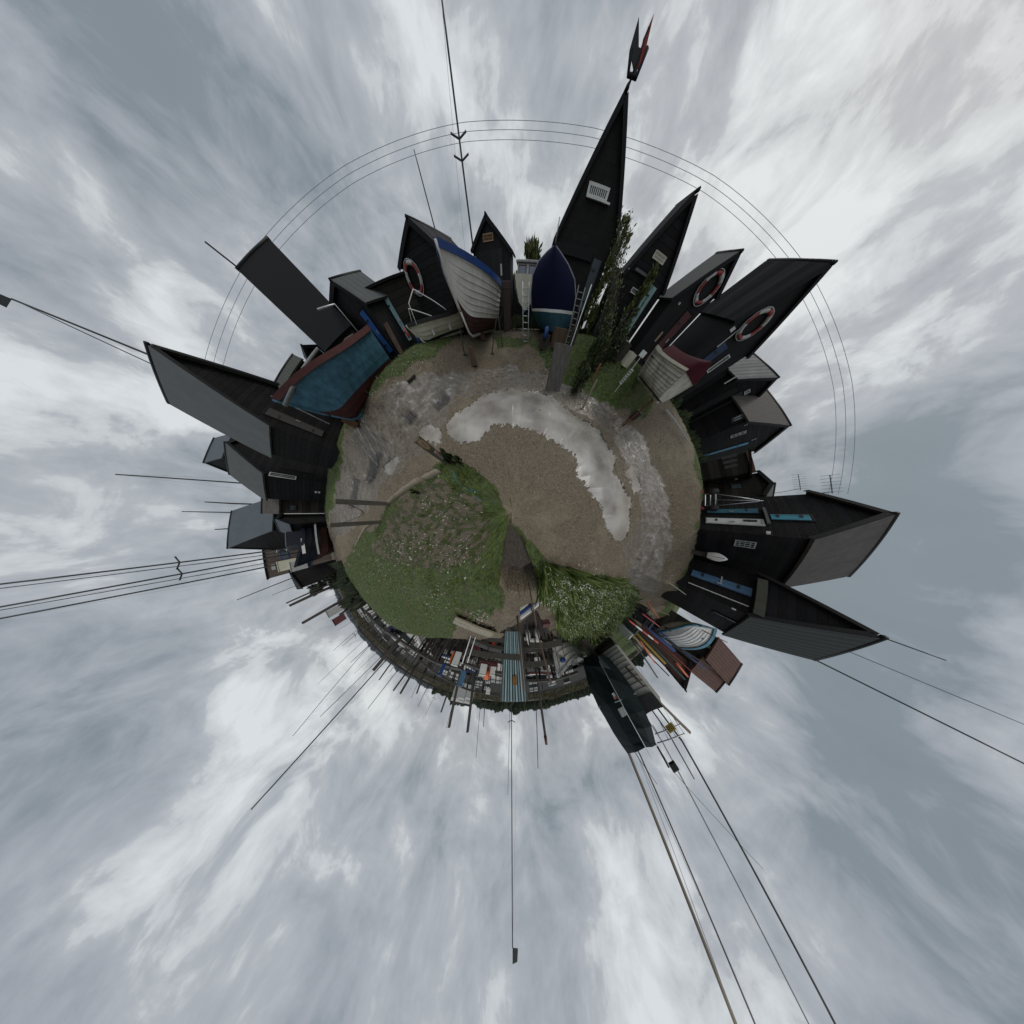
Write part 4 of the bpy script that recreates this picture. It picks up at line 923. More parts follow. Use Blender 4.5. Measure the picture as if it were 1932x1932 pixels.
# cabin boat, stern on
r_, pt = boat2('cabin_boat', 'small cream boat with a brown-framed cabin, behind the steel ladder', (996, 540, 17.6), (990, 590, 14), 1.75, 1.75, .95, top=CREAM, bottom=CREAM, sheerm=BLUEG, wl=.0, clinker=3, sheer_w=.08, rise=.15, transom=.85)
MB().box((-.9, 0, 1.1), (1.3, 1.2, .45)).build('cabin', WHITE, r_, .06)
for sy in (-.3, .3):
    f_ = MB().box((-1.57, sy, 1.1), (.04, .46, .34)).build('cabin_window', WOODB, r_); MB().box((-1.595, sy, 1.1), (.02, .38, .27)).build('pane', M('bluish_pane', (.25, .28, .36), .2, .2, 4), f_)
MB().box((-.9, 0, 1.36), (1.5, 1.35, .07)).build('cabin_roof', PLATE, r_, .02)
# ladder
a, b_ = onto(992, 645, 11.6), P(992, 532, 12.2); root = thing('ladder', 'steel ladder leaning up between the cream boat and the navy covered boat', 'ladder', a)
tg = Vector((1, 0, 0))*.17; u_ = b_-a
for s_ in (-1, 1): MB().tube([tg*s_, tg*s_+u_], .022, 6).build('rail', STEEL, root)
for k in range(9): MB().tube([tg*-1+u_*(k+.7)/9.6, tg+u_*(k+.7)/9.6], .014, 6).build('rung', STEEL, root)
# rusty square tank post
p = onto(957, 616, 14); o = MB().box((0, 0, .75), (.50, .42, 1.5)).box((0, 0, 1.3), (.53, .45, .04)).build('fuel_tank', M('rust_brown_steel', (.045, .026, .020), .7, .35, 4), None, .02); o.location = p; o.rotation_euler = (0, 0, .1); tag(o, 'tall square rust-brown tank standing in front of the hut with the orange plaque', 'tank')
# blue and red boat
r_, pt = boat2('fishing_boat', 'large worn blue boat with a faded red gunwale and dark red bottom', (520, 742, 10.0), (705, 655, 12.3), 1.22, 2.1, 1.2, top=HBLUE, bottom=M('dark_red_bottom', (.055, .012, .012), .7, .4, 3), sheerm=HRED, wl=.36, clinker=8, lap=.003, sheer_w=.11, rise=.42, bowpow=2.6, vee=.42, transom=.7)
MB().box((-1.5, 0, 1.25), (.6, .8, .2)).build('engine_box', WOODB, r_, .03)
MB().tube([(-2.0, .5, 1.1), (-2.0, .5, 2.0), (-1.2, .5, 2.05)], .03, 6).build('rail', STEEL, r_)
for k, px in enumerate(((708, 752), (690, 775), (672, 800))):
    p = onto(px[0], px[1], 11.2-.3*k); block(['rough block under the stern', 'dark block amidships', 'brown block under the bow end'][k]+' of the worn blue boat', p, (.45, .35, .32+.05*k), (WOODD, WOODB, SOIL)[k], .6)
plank('leaning_spar', 'grey spar leaning across the front of the worn blue boat', 'spar', onto(520, 790, 9.4)+Vector((0, 0, .2)), P(600, 657, 9.4), .09, .09, M('grey_spar', (.15, .155, .155), .6, .2, 4)) if False else None
a, b_ = P(538, 766, 9.5), P(600, 657, 10.4); pole_between('leaning_spar', 'grey spar resting across the front of the worn blue boat', 'spar', a, b_, .05, .035, M('grey_spar', (.15, .155, .155), .6, .2, 4))
c = onto(703, 749, 10.3); pole_between('guy_rope', 'thin pale rope running from the leaning spar down to the grass', 'rope', b_, c, .009, .009, M('pale_green_rope', (.22, .33, .30), .8, .2, 9), n=5)
# white clinker with burgundy cover
r_, pt = boat2('clinker_boat', 'dirty white clinker dinghy half under a burgundy cover', (1212, 690, 11.6), (1312, 707, 9.3), 1.30, 1.5, .72, top=M('stained_white_hull', (.36, .35, .30), .7, .75, 1.6), bottom=INK, sheerm=CREAM, wl=.12, clinker=10, sheer_w=.05, rise=.16, vee=.42)
m = MB(); prof = []
for t_ in np.linspace(0, .62, 8):
    p = pt(t_, 1.02); hh = p.z+.42*(1-.55*t_); prof += [(p.x-.02, p.y+.04, p.z-.06), (p.x, p.y*.55, p.z+.26), (p.x, 0, hh), (p.x, -p.y*.55, p.z+.26), (p.x-.02, -p.y-.04, p.z-.06)]
m.add(prof, [(5*i_+k, 5*i_+k+1, 5*i_+5+k+1, 5*i_+5+k) for i_ in range(7) for k in range(4)] + [(0, 1, 2, 3, 4), (39, 38, 37, 36, 35)], True); m.build('cover', BURG, r_)
m = MB(); rr_ = random.Random(4)
for side in (1, -1):
    x = .35
    for k in range(9):
        t_ = .64+k*.022; q = pt(t_, .80); m.box((q.x, side*(q.y+.022), q.z), (.035, .012, rr_.uniform(.05, .10)), rz=side*-.25)
m.build('name_lettering', INK, r_)
a, b_ = onto(1236, 757, 9.7), P(1294, 697, 9.7); plank('leaning_beam', 'stout orange-brown beam leaning beside the burgundy covered dinghy', 'beam', a-Vector((0, 0, .05)), b_, .15, .10, ORW)
p = onto(1262, 735, 10.2); block('dark block under the burgundy covered dinghy', p, (.5, .35, .28), INK, .5)
# low kerb rail on the verge
a, b_ = onto(1262, 768, 11.5), onto(1300, 830, 12.2); plank('low_rail', 'thin grey rail lying along the verge below the dark green door hut', 'rail', a+Vector((0, 0, .12)), b_+Vector((0, 0, .12)), .04, .06, PLATE)
# weathered slab and plank
a = onto(1048, 722, 8.6); b_ = P(1064, 650, 8.9); o = MB().beam(a-Vector((0, 0, .1)), b_, 1.05, .16).build('upright_slab', M('grey_split_timber', (.085, .078, .066), .9, .5, 3, stretch=(5, 5, .7)), None, .02); tag(o, 'broad split grey timber slab standing in the grass at the roadside', 'slab')
a = P(1052, 700, 9.2); a.z = zg(a.x, a.y); b_ = P(1083, 590, 9.2); plank('plank', 'long weathered plank propped behind the split timber slab', 'plank', a, b_, .42, .06, WOOD)
a = P(1064, 690, 9.4); a.z = zg(a.x, a.y); pole_between('white_pole', 'slim white pole leaning beside the weathered plank', 'pole', a, P(1116, 537, 10), .022, .018, WHITE)
a = onto(1070, 660, 11); b_ = P(1098, 540, 11.4); root = thing('ladder', 'thin aluminium ladder leaning toward the tallest hut', 'ladder', a); u_ = b_-a
for s_ in (-1, 1): MB().tube([tg*s_, tg*s_+u_], .018, 6).build('rail', M('dull_alloy', (.20, .20, .20), .5, .2, 5, metal=.5), root)
for k in range(10): MB().tube([tg*-1+u_*(k+.7)/10.6, tg+u_*(k+.7)/10.6], .012, 6).build('rung', MATS['dull_alloy'], root)
a = onto(1118, 742, 8.3); plank('driftwood_stump', 'short forked driftwood stump in the roadside grass', 'stump', a, P(1126, 716, 8.4), .10, .09, LOG)
a = onto(1122, 708, 10); pole_between('marker_stick', 'small orange marker stick in the grass', 'stick', a, P(1134, 685, 10), .025, .02, M('salmon_orange', (.42, .12, .07), .6, .2, 5))
# crates and boards by the steep hut
for k, (px, s, mt, lb) in enumerate((((1166, 672), (.5, .4, .55), WOODD, 'dark open crate near the foot of the steep hut'), ((1196, 664), (.4, .35, .42), CREAM, 'cream box with a green strap near the pale teal door'), ((1178, 645), (.35, .3, .3), SOIL, 'rusty basket behind the dark open crate'), ((1150, 662), (.25, .25, .35), CREAM, 'narrow cream crate in the long grass'))):
    p = onto(px[0], px[1], 11.2); root = thing('crate', lb, 'crate', p, (0, 0, .5+k))
    for q in ((-1, 0), (1, 0), (0, -1), (0, 1)):
        MB().box((q[0]*s[0]/2, q[1]*s[1]/2, s[2]/2), ((.025 if q[0] else s[0]), (.025 if q[1] else s[1]), s[2]), jit=.004).build('side_panel', mt, root)
    MB().box((0, 0, .03), (s[0]*.95, s[1]*.95, .03)).build('base_board', mt, root)
    if k in (0, 1): MB().box((0, 0, s[2]+.02), (s[0]*1.05, .06, .03)).build('slat', CREAM if k == 0 else GREEN, root)
a = onto(1203, 690, 10.2); root = thing('notice_stake', 'white notice on a stake leaning by the maroon door, with black printed rows', 'sign', a)
b_ = P(1213, 668, 10.2)-a; c_ = P(1200, 688, 10.2)-a
MB().beam(Vector((0, 0, -.1)), b_, .05, .03).build('stake', WHITE, root)
tn_ = Vector((-math.sin(azim(1203, 690)), math.cos(azim(1203, 690)), 0)); nn_ = Vector((-math.cos(azim(1203, 690)), -math.sin(azim(1203, 690)), 0))
def facing(c, w, h_, mt, nm, root, off=.02, th=.015):
    m = MB(); a_ = c+nn_*off; v = [a_-tn_*w/2-Vector((0, 0, h_/2)), a_+tn_*w/2-Vector((0, 0, h_/2)), a_+tn_*w/2+Vector((0, 0, h_/2)), a_-tn_*w/2+Vector((0, 0, h_/2))]
    m.prism(v, -nn_*th); return m.build(nm, mt, root)
bd = facing(b_*.45, .17, .46, WHITE, 'board', root, .03); facing(b_*1.0, .26, .16, WHITE, 'header_board', root, .04)
m = MB()
for r_i in range(6):
    for c_i in range(2):
        a_ = b_*.45+nn_*.034+tn_*(-.04+.075*c_i)+Vector((0, 0, .18-.07*r_i)); hw = .026; m.prism([a_-tn_*hw-Vector((0, 0, .02)), a_+tn_*hw-Vector((0, 0, .02)), a_+tn_*hw+Vector((0, 0, .02)), a_-tn_*hw+Vector((0, 0, .02))], nn_*.004)
m.build('lettering', INK, bd)
# ------------------------------------------------------------------ roadside post with a disc and a red-and-white tag
a = gp(846, 874); b_ = P(781, 829, math.hypot(a.x, a.y)+.05)
root = thing('bollard', 'squat dark timber bollard with a round buff disc and a small red and white tag', 'bollard', a)
nn_ = Vector((-a.x, -a.y, 0)).normalized(); tn_ = Vector((nn_.y, -nn_.x, 0)); hh = b_.z-a.z
MB().box((0, 0, hh/2-.05), (.17, .31, hh+.1), rz=math.atan2(a.y, a.x), jit=.006).build('post', M('black_green_timber', (.085, .074, .052), .85, .5, 3, stretch=(9, 9, .8)), root, .02)
cc_ = Vector((0, 0, hh*.80))
def disc(c, r_, mt, nm, parent, off, n=40, th=.008):
    m = MB(); m.prism([c+nn_*off+(tn_*math.cos(t_)+Vector((0, 0, 1))*math.sin(t_))*r_ for t_ in np.linspace(0, 2*math.pi, n, endpoint=False)], nn_*th); return m.build(nm, mt, parent)
d1 = disc(cc_, .125, BRASS, 'disc', root, .087); disc(cc_, .113, SOIL, 'rim', d1, .0955, th=.002); disc(cc_, .103, BRASS, 'face', d1, .098, th=.002)
m = MB(); m.tube([cc_+nn_*.103+(tn_*math.cos(t_)*.035+Vector((0, 0, 1))*math.sin(t_)*.042) for t_ in np.linspace(.3, 2*math.pi-.3, 14)], .004, 4); m.tube([cc_+nn_*.103+tn_*.034+Vector((0, 0, -.03)), cc_+nn_*.103+tn_*.030+Vector((0, 0, .03))], .004, 4); m.build('engraving', INK, d1)
tg1 = facing(Vector((0, 0, hh*.34))-tn_*.06, .12, .21, WHITE, 'tag_plate', root, .088, .004); facing(Vector((0, 0, hh*.34))-tn_*.085, .05, .20, RED, 'red_band', tg1, .0905, .004)
facing(Vector((0, 0, hh*.34))-tn_*.035, .03, .17, INK, 'lettering', tg1, .0905, .004)
# ------------------------------------------------------------------ fallen logs edging the road
LG = 'pale logs edging the grass'
for k, (p0, p1, r_, lb) in enumerate((((737, 951), (752, 936), .095, 'short end piece of the pale log edging by the first chained post'), ((752, 938), (800, 908), .11, 'long pale log edging the grass, the middle one'), ((807, 906), (836, 893), .10, 'pale log nearest the bollard'), ((706, 986), (694, 994), .06, 'pale log stub beside the second chained post'), ((695, 992), (673, 1030), .055, 'thin pale log running down from the second chained post'))):
    a, b_ = gp(*p0), gp(*p1); dz = Vector((0, 0, .05)); pts = [a.lerp(b_, t_)+dz+Vector((random.uniform(-.012, .012), random.uniform(-.012, .012), 0)) for t_ in np.linspace(0, 1, 7)]
    o = MB().tube(pts, [r_*random.uniform(.9, 1.1) for _ in pts], 10).build('log', LOG); tag(o, lb, 'log', LG)
# chained posts
tops = []
for k, (a_, b2, lb) in enumerate((((739, 951), (632, 946), 'weathered square post holding the upper end of the drooping chain'), ((722, 985), (622, 991), 'weathered square post holding the lower end of the drooping chain'))):
    a = gp(*a_); d = math.hypot(a.x, a.y); t_ = P(b2[0], b2[1], d)
    o = MB().beam(a-Vector((0, 0, .1)), t_, .24, .20, Vector((a.x, a.y, 0)).normalized()).build('fence_post', M('grey_brown_post', (.070, .062, .048), .85, .45, 3, stretch=(9, 9, .7)), None, .015); tag(o, lb, 'post', 'chained posts at the roadside'); tops.append(t_-Vector((0, 0, .12)))
n_ = 26; root_pts = [tops[0].lerp(tops[1], k/n_)-Vector((0, 0, .55*math.sin(math.pi*k/n_))) for k in range(n_+1)]
o = MB().tube(root_pts, .014, 6).build('chain', M('rusty_chain', (.09, .07, .05), .7, .4, 20)); tag(o, 'thin drooping chain slung between the two weathered posts', 'chain')
# turquoise rope on the grass
pts = [gp(*q)+Vector((0, 0, .045)) for q in ((861, 893), (864, 905), (870, 915), (880, 922), (890, 928), (897, 932), (903, 934), (905, 940), (908, 945), (920, 947), (930, 949), (942, 950))]
root = thing('rope', 'tangled turquoise rope lying on the near grass', 'rope', pts[0]); o_ = Vector(root.location)
MB().tube([p-o_ for p in pts], .012, 6).build('strand', ROPEB, root)
m = MB(); kk = gp(901, 930)+Vector((0, 0, .05))-o_; m.tube([kk+Vector((math.cos(t_*2.3)*.07, math.sin(t_*1.7)*.055, .03*math.sin(t_*3))) for t_ in np.linspace(0, 7, 40)], .012, 6); m.build('knot', ROPEB, root)
for k, (q0, q1) in enumerate((((697, 688), (714, 667)), ((714, 680), (726, 668)), ((772, 725), (786, 712)))):
    a, b_ = gp(*q0), gp(*q1); plank('driftwood', ['long', 'short', 'dark'][k]+' piece of driftwood lying at the '+['left edge of the gravel', 'foot of the left verge', 'edge of the muddy track'][k], 'driftwood', a+Vector((0, 0, .04)), b_+Vector((0, 0, .04)), .12, .06, WOODD)
# round post stub right, with a white-edged stake
a = gp(1176, 1120); b_ = P(1178, 1100, math.hypot(a.x, a.y)); root = thing('mooring_post', 'round post stub with a black capped top beside the tall flowering grass', 'post', a)
MB().tube([(0, 0, -.05), (0, 0, b_.z-a.z)], .13, 16).build('stub', LOG, root); MB().tube([(0, 0, b_.z-a.z+.002), (0, 0, b_.z-a.z+.03)], .145, 16).build('cap', BLACK, root)
# boat trailer by the loft
a = onto(1332, 942, 12.2); root = thing('boat_trailer', 'galvanised boat trailer stood on end beside the loft, with red tail lamps', 'trailer', a)
q = lambda px, py, dd=12.2: P(px, py, dd)-a
F_ = [q(1330, 932), q(1330, 954), q(1350, 954), q(1350, 932)]
m = MB(); m.tube(F_+[F_[0]], .022, 6); m.tube([q(1340, 932), q(1340, 954)], .018, 6); m.tube([F_[3], q(1432, 944)], .02, 6); m.tube([F_[2], q(1432, 946)], .02, 6); m.tube([q(1350, 943), q(1440, 945)], .015, 6); m.build('frame', STEEL, root)
for s_, yy in (('l', 927), ('r', 959)):
    MB().box(q(1326, yy), (.05, .12, .07)).build('tail_lamp', RED, root)
    c_ = q(1345, yy); m = MB(); m.tube([c_+Vector((-.05, 0, 0)), c_+Vector((.05, 0, 0))], .17, 16); w_ = m.build('wheel', BLACK, root)
# concrete ramp
a, b_ = gp(1316, 992), onto(1338, 1012, 12); o = MB().beam(a+Vector((0, 0, .03)), b_+Vector((0, 0, .12)), .5, .06).build('door_ramp', CONC); tag(o, 'short grey concrete ramp below the white door of the loft', 'ramp')
# dinghy leaning on the loft side
r_, pt = boat2('dinghy', 'small white clinker dinghy standing on end against the side of the loft', (1382, 1050, 11.3), (1325, 1046, 11.2), 1.45, .8, .35, top=WDIRTY, bottom=WDIRTY, sheerm=WOODD, wl=0, clinker=7, sheer_w=.04, pitch=-.0) if False else (None, None)
a = P(1334, 1047, 10.9); b_ = P(1373, 1050, 10.9); ln = b_.z-a.z; root = thing('dinghy', 'small white clinker dinghy stood on end against the side of the loft', 'dinghy', Vector((a.x, a.y, zg(a.x, a.y))), (0, 0, math.atan2(a.y, a.x)-math.pi/2)); zo = a.z-zg(a.x, a.y)
pt = hull_fn(ln, .42, .22, rise=.05, transom=.7); m = MB(); nr = 9
for sd in (1, -1):
    vs = []
    for i_ in range(21):
        for k in range(nr):
            for o2 in (1, 0):
                p = pt(i_/20, min(1, (k+(1-o2)*.98)/nr)); vs.append(Vector((sd*(p.y+.012*o2), p.z-.22, p.x+ln/2+zo)))
    m.add(vs, [(i_*2*nr+k, (i_+1)*2*nr+k, (i_+1)*2*nr+k+1, i_*2*nr+k+1) for i_ in range(20) for k in range(2*nr-1)])
m.build('hull', WDIRTY, root); MB().box((0, .02, zo/2), (.25, .08, zo)).build('stand', WOODD, root)
# pipes, kayaks, tools, clutter at the far end (lower right)
JG = 'gear heaped at the far end of the yard'
r_, pt = boat('clinker_boat', 'white and sky-blue clinker boat tipped on its side among the heaped gear', 2.6, 1.2, .8, (0, 0, 0), 0, 0, top=WDIRTY, bottom=WDIRTY, sheerm=TEAL, wl=0, clinker=8, sheer_w=.16)
p = P(1290, 1200, 14.2); r_.location = (p.x, p.y, p.z-.35); r_.rotation_euler = (1.0, -.3, azim(1290, 1200)+math.pi/2+.5)
MB().box((0, 0, .62), (1.5, .8, .03)).build('thwart_board', SKYB, r_)
MB().box((-.3, 0, .05), (.12, .12, .6)).build('support', WOODD, r_)
for k, (a_, b2, d, r_, mt, nm, lb) in enumerate((
    ((1198, 1133), (1262, 1160), 10.5, .03, M('bare_yellow_wood', (.26, .19, .10), .7, .3, 5), 'boat_hook', 'long bare wooden boat hook lying over the flowering grass'),
    ((1212, 1158), (1244, 1182), 9.6, .035, RED, 'oar', 'red painted oar lying right of the flowering grass'),
    ((1208, 1210), (1235, 1250), 10.5, .045, ORANGE, 'barrier_pole', 'orange pole lying on the road toward the sheds'),
    ((1192, 1206), (1240, 1278), 11.5, .05, GREEN, 'spar', 'dark green spar on the ground beside the orange pole'),
    ((1222, 1136), (1243, 1166), 10.6, .03, ORANGE, 'stake', 'bright orange stake at the edge of the gravel'))):
    p0, p1 = P(*a_, d), P(*b2, d+2); g0 = zg(p0.x, p0.y); p0.z = max(p0.z, g0+.05); p1.z = max(p1.z, zg(p1.x, p1.y)+.05)
    pole_between(nm, lb, nm.replace('_', ' '), p0, p1, r_, r_*.8, mt, JG)
p0, p1 = P(1186, 1170, 8.6), P(1240, 1212, 11); p0.z = max(p0.z, zg(p0.x, p0.y)+.06); p1.z = max(p1.z, zg(p1.x, p1.y)+.06); root = thing('barrier_pole', 'red and white striped barrier pole lying beside the tall flowering grass', 'barrier', p0, group=JG)
for k in range(5): MB().tube([(p1-p0)*(k/5), (p1-p0)*((k+1)/5)], .045, 10).build('red_section' if k % 2 == 0 else 'white_section', RED if k % 2 == 0 else WHITE, root)
rr_ = random.Random(11)
for k, (x0, y0, x1, y1, mt, lb, r_) in enumerate((
    (1262, 1215, 1312, 1250, WOODD, 'dark upright spar leaning in front of the rust-red roof', .05), (1240, 1205, 1345, 1262, WOODD, 'long dark spar slanting across the rust-red roof', .06),
    (1258, 1240, 1292, 1282, M('bottle_green', (.012, .05, .04), .6, .3, 5), 'bottle-green pole among the heaped gear', .07), (1268, 1232, 1310, 1272, RED, 'thin red pole crossing the small brown shed', .02),
    (1282, 1222, 1330, 1262, BLUEG, 'blue pole beside the long dark spar', .05), (1225, 1216, 1255, 1252, YELL, 'yellow-sided kayak stood on end', .10), (1215, 1222, 1238, 1242, M('pale_yellow', (.5, .42, .18), .5, .2, 4), 'pale yellow paddle board stood on end', .06),
    (1275, 1250, 1297, 1276, ORANGE, 'orange-red bundle hung on the small brown shed', .07), (1248, 1205, 1272, 1228, BLUEG, 'blue drum wrapped in sheeting', .16), (1326, 1190, 1372, 1212, SOIL, 'rusty bar slanting from the burgundy frame', .03),
    (1230, 1245, 1262, 1275, BLACK, 'black plastic tube among the heaped gear', .05), (1252, 1225, 1285, 1255, WOODB, 'brown board end sticking out of the heaped gear', .05))):
    p0, p1 = P(x0, y0, 14), P(x1, y1, 14.6); p0.z = zg(p0.x, p0.y) if k not in (7, 9) else p0.z
    pole_between('spar' if k not in (5, 6, 8) else ('kayak' if k == 5 else ('paddle_board' if k == 6 else 'drum')), lb, ('kayak' if k == 5 else 'board' if k == 6 else 'drum' if k == 8 else 'spar'), p0, p1, r_, r_*.7, mt, JG)
for k, (px, py, s, mt, lb) in enumerate(((1245, 1190, (.9, .5, .7), BLACK, 'black tarpaulined heap next to the hut corner'), (1262, 1205, (.7, .6, .9), NAVYD, 'dark navy crate stack in the heap'), (1236, 1222, (.6, .5, .6), GREEN, 'dark green box at the edge of the heap'), (1255, 1180, (.5, .4, .5), WOODD, 'dark timber box by the hut wall'), (1228, 1240, (.5, .5, .5), PLATE, 'pale grey engine on a stand at the road end'))):
    p = onto(px, py, 13.2); root = thing('crate', lb, 'crate', p, (0, 0, k*.7), JG)
    MB().box((0, 0, s[2]/2), s, jit=.04).build('body', mt, root, .04); MB().box((0, 0, s[2]+.03), (s[0]*1.06, s[1]*1.06, .06), jit=.02).build('lid', mt, root, .02)
# white channel + plank on the verge
a, b_ = onto(1268, 1102, 10.3), P(1284, 1112, 10.3); plank('pallet_board', 'pale frame lying against the base of the black weatherboarded hut', 'board', a, P(1294, 1122, 10.3), .09, .04, CREAM)
# ------------------------------------------------------------------ boats of the lower right
rows = []
for l, c, r_ in (((1102, 1240), (1128, 1236), (1148, 1240)), ((1101, 1256), (1134, 1258), (1172, 1268)), ((1110, 1292), (1148, 1278), (1190, 1294)), ((1129, 1334), (1166, 1322), (1199, 1308)), ((1140, 1352), (1182, 1348), (1216, 1340)), ((1158, 1384), (1200, 1375), (1229, 1370)), ((1174, 1408), (1213, 1397), (1237, 1402)), ((1184, 1422), (1218, 1410), (1239, 1405))):
    L_, C_, R_ = P(*l, 9.6), P(*c, 8.6), P(*r_, 9.6); bk = Vector((C_.x, C_.y, 0)).normalized()
    rows.append([L_+bk*3.2+(C_-L_)*.2, L_+bk*1.4, L_, L_.lerp(C_, .5)-bk*.12, C_, R_.lerp(C_, .5)-bk*.12, R_, R_+bk*1.4, R_+bk*3.2+(C_-R_)*.2])
root = thing('covered_boat', 'tall boat wrapped in dark green canvas with a white rope down its middle', 'boat', (rows[0][4].x, rows[0][4].y, zg(rows[0][4].x, rows[0][4].y))); o = Vector(root.location)
sheet(rows, 0, 7, 'cover', DGREEN, root, o, smooth=False)
MB().add([q-o for q in rows[7]], [tuple(range(9))]).build('cover_top', DGREEN, root)
m = MB(); m.tube([r_[2]-o+Vector((0, 0, 0)) for r_ in rows[3:4]]+[rows[3][4]-o-Vector((rows[3][4].x, rows[3][4].y, 0)).normalized()*.03, rows[3][6]-o], .018, 6); m.build('cover_batten', M('pale_batten', (.16, .21, .22), .5, .2, 5), root)
def onface(px, py, mt, nm, w, h_):
    c = P(px, py, 8.35)-o; n_ = -Vector((c.x+o.x, c.y+o.y, 0)).normalized(); t_ = Vector((n_.y, -n_.x, 0)); m = MB(); dz = Vector((0, 0, h_/2))
    m.prism([c-t_*w/2-dz, c+t_*w/2-dz, c+t_*w/2+dz, c-t_*w/2+dz], n_*-.04); return m.build(nm, mt, root)
onface(1175, 1343, PLATE, 'patch', .24, .15); pp = onface(1159, 1313, WHITE, 'notice', .10, .11)
c = P(1162, 1317, 8.32)-o; m = MB(); m.box(c, (.07, .07, .03)); m.build('notice_print', RED, pp)
MB().tube([P(1131, 1248, 8.3)-o, P(1181, 1343, 8.25)-o, P(1230, 1432, 8.3)-o], .012, 5).build('rope', ROPEW, root)
MB().box(P(1122, 1246, 9.3)-o-Vector((0, 0, .25)), (.4, .4, .6)).build('cradle', WOODD, root)
r_, pt = boat2('clinker_boat', 'grey-white clinker hull with a black top band, beside the tall dark green canvas boat', (1172, 1338, 11.5), (1247, 1322, 11.2), .62, 2.1, 1.85, top=M('grey_white_hull', (.33, .325, .30), .7, .15, 2), bottom=WOODD, sheerm=BLACK, wl=.2, clinker=15, sheer_w=.30, rise=.25, transom=.9, vee=.25)
a = P(1268, 1362, 10.8); o2 = Vector(r_.location)
RAILR = thing('deck_railing', 'steel railing with a mustard number sign above the black-banded clinker hull', 'railing', Vector((a.x, a.y, a.z)))
ob = Vector(RAILR.location)
m = MB()
for x0, y0, x1, y1 in ((1232, 1368, 1250, 1400), (1245, 1362, 1262, 1398), (1258, 1358, 1276, 1392), (1268, 1350, 1292, 1386), (1240, 1402, 1292, 1384), (1236, 1385, 1284, 1366)): m.tube([P(x0, y0, 10.9)-ob, P(x1, y1, 10.9)-ob], .014, 5)
m.build('rail', STEEL, RAILR)
c = P(1265, 1373, 10.8)-ob; n_ = -Vector((a.x, a.y, 0)).normalized(); t_ = Vector((n_.y, -n_.x, 0)); dz = Vector((0, 0, .075)); m = MB(); m.prism([c-t_*.16-dz, c+t_*.16-dz, c+t_*.16+dz, c-t_*.16+dz], n_*.02); sg = m.build('number_sign', YELL, RAILR)
m = MB()
for k in range(4): m.prism([c+n_*.022+t_*(-.12+.065*k+dx)+Vector((0, 0, zz)) for dx, zz in ((0, -.05), (.03, -.05), (.03, .05), (0, .05))], n_*.004)
m.build('lettering', INK, sg)
pole_between('boom', 'thick pale wooden boom slanting up to the right of the clinker hull', 'boom', P(1180, 1258, 10.2), P(1302, 1382, 10.6), .045, .05, M('boom_wood', (.16, .13, .09), .7, .4, 4))
a = P(1212, 1318, 11); pole_between('outboard_davit', 'black curved davit with a square lamp box over the canvas boat', 'davit', P(1240, 1408, 10), P(1262, 1448, 10), .03, .03, BLACK)
p = P(1271, 1446, 10); o_ = MB().box((0, 0, 0), (.22, .16, .14)).build('lamp_box', BLACK, None, .02); o_.location = p; o_.rotation_euler = (0, 0, .6); tag(o_, 'small black lamp box at the tip of the davit', 'lamp')
# ------------------------------------------------------------------ masts, piles, jetties and boats of the harbour side
mast('tall black mast with spreaders rising behind the white clinker boat', (893, 470), (831, -25), 17, .05, spread=(.46, .55), stays=1, sw=.35)
mast('short plain mast left of the tall spreader mast', (822, 437), (781, 282), 16, .035, stays=0, mat=M('grey_mast', (.10, .11, .115), .4, .2, 4))
mast('dark mast slanting away far left above the grey-roofed peak hut', (312, 682), (22, 564), 19, .05, burgee=True, stays=0)
mast('thinner twin mast below the slanting one far left', (308, 697), (40, 572), 19.3, .025, stays=0)
mast('single slim mast behind the two-pane window hut', (462, 912), (218, 895), 30, .07, stays=2)
mast('short mast over the slate-grey roof, upper', (440, 950), (386, 947), 36, .09, stays=0)
mast('short mast over the slate-grey roof, middle', (440, 967), (343, 965), 36, .07, stays=1)
mast('stub mast over the slate-grey roof, lower', (440, 997), (405, 999), 36, .08, stays=0)
L_ = [((505, 1040), (-15, 1104), .055), ((508, 1046), (-15, 1112), .03), ((510, 1052), (-15, 1148), .06), ((514, 1060), (-15, 1154), .03), ((516, 1067), (-15, 1170), .06), ((545, 1093), (447, 1132), .05), ((576, 1098), (513, 1123), .03)]
for k, (b_, t_, r_) in enumerate(L_):
    mast(['uppermost long mast', 'thin mast just under the uppermost', 'thick middle mast', 'thin mast under the thick middle one', 'lowest long mast', 'shorter raked mast', 'short faint mast'][k]+' of the bundle running off the left edge', b_, t_, 26+k, r_*1.2, stays=1 if k in (0, 2, 4) else 0, spread=(.45,) if k in (0, 2) else ())
for k, (b_, t_, r_) in enumerate((((733, 1240), (474, 1527), .05), ((722, 1236), (604, 1352), .03), ((700, 1215), (552, 1389), .025), ((752, 1262), (694, 1337), .04), ((690, 1205), (600, 1290), .02), ((672, 1190), (628, 1228), .025))):
    mast(['longest thick dark mast, lower left', 'thin mast beside the longest one, lower left', 'slender pale mast, lower left', 'medium mast between the slender one and the piles', 'very thin mast above the harbour boats', 'little mast near the blue boat'][k], b_, t_, 30+2*k, r_*1.5, stays=1 if k < 3 else 0)
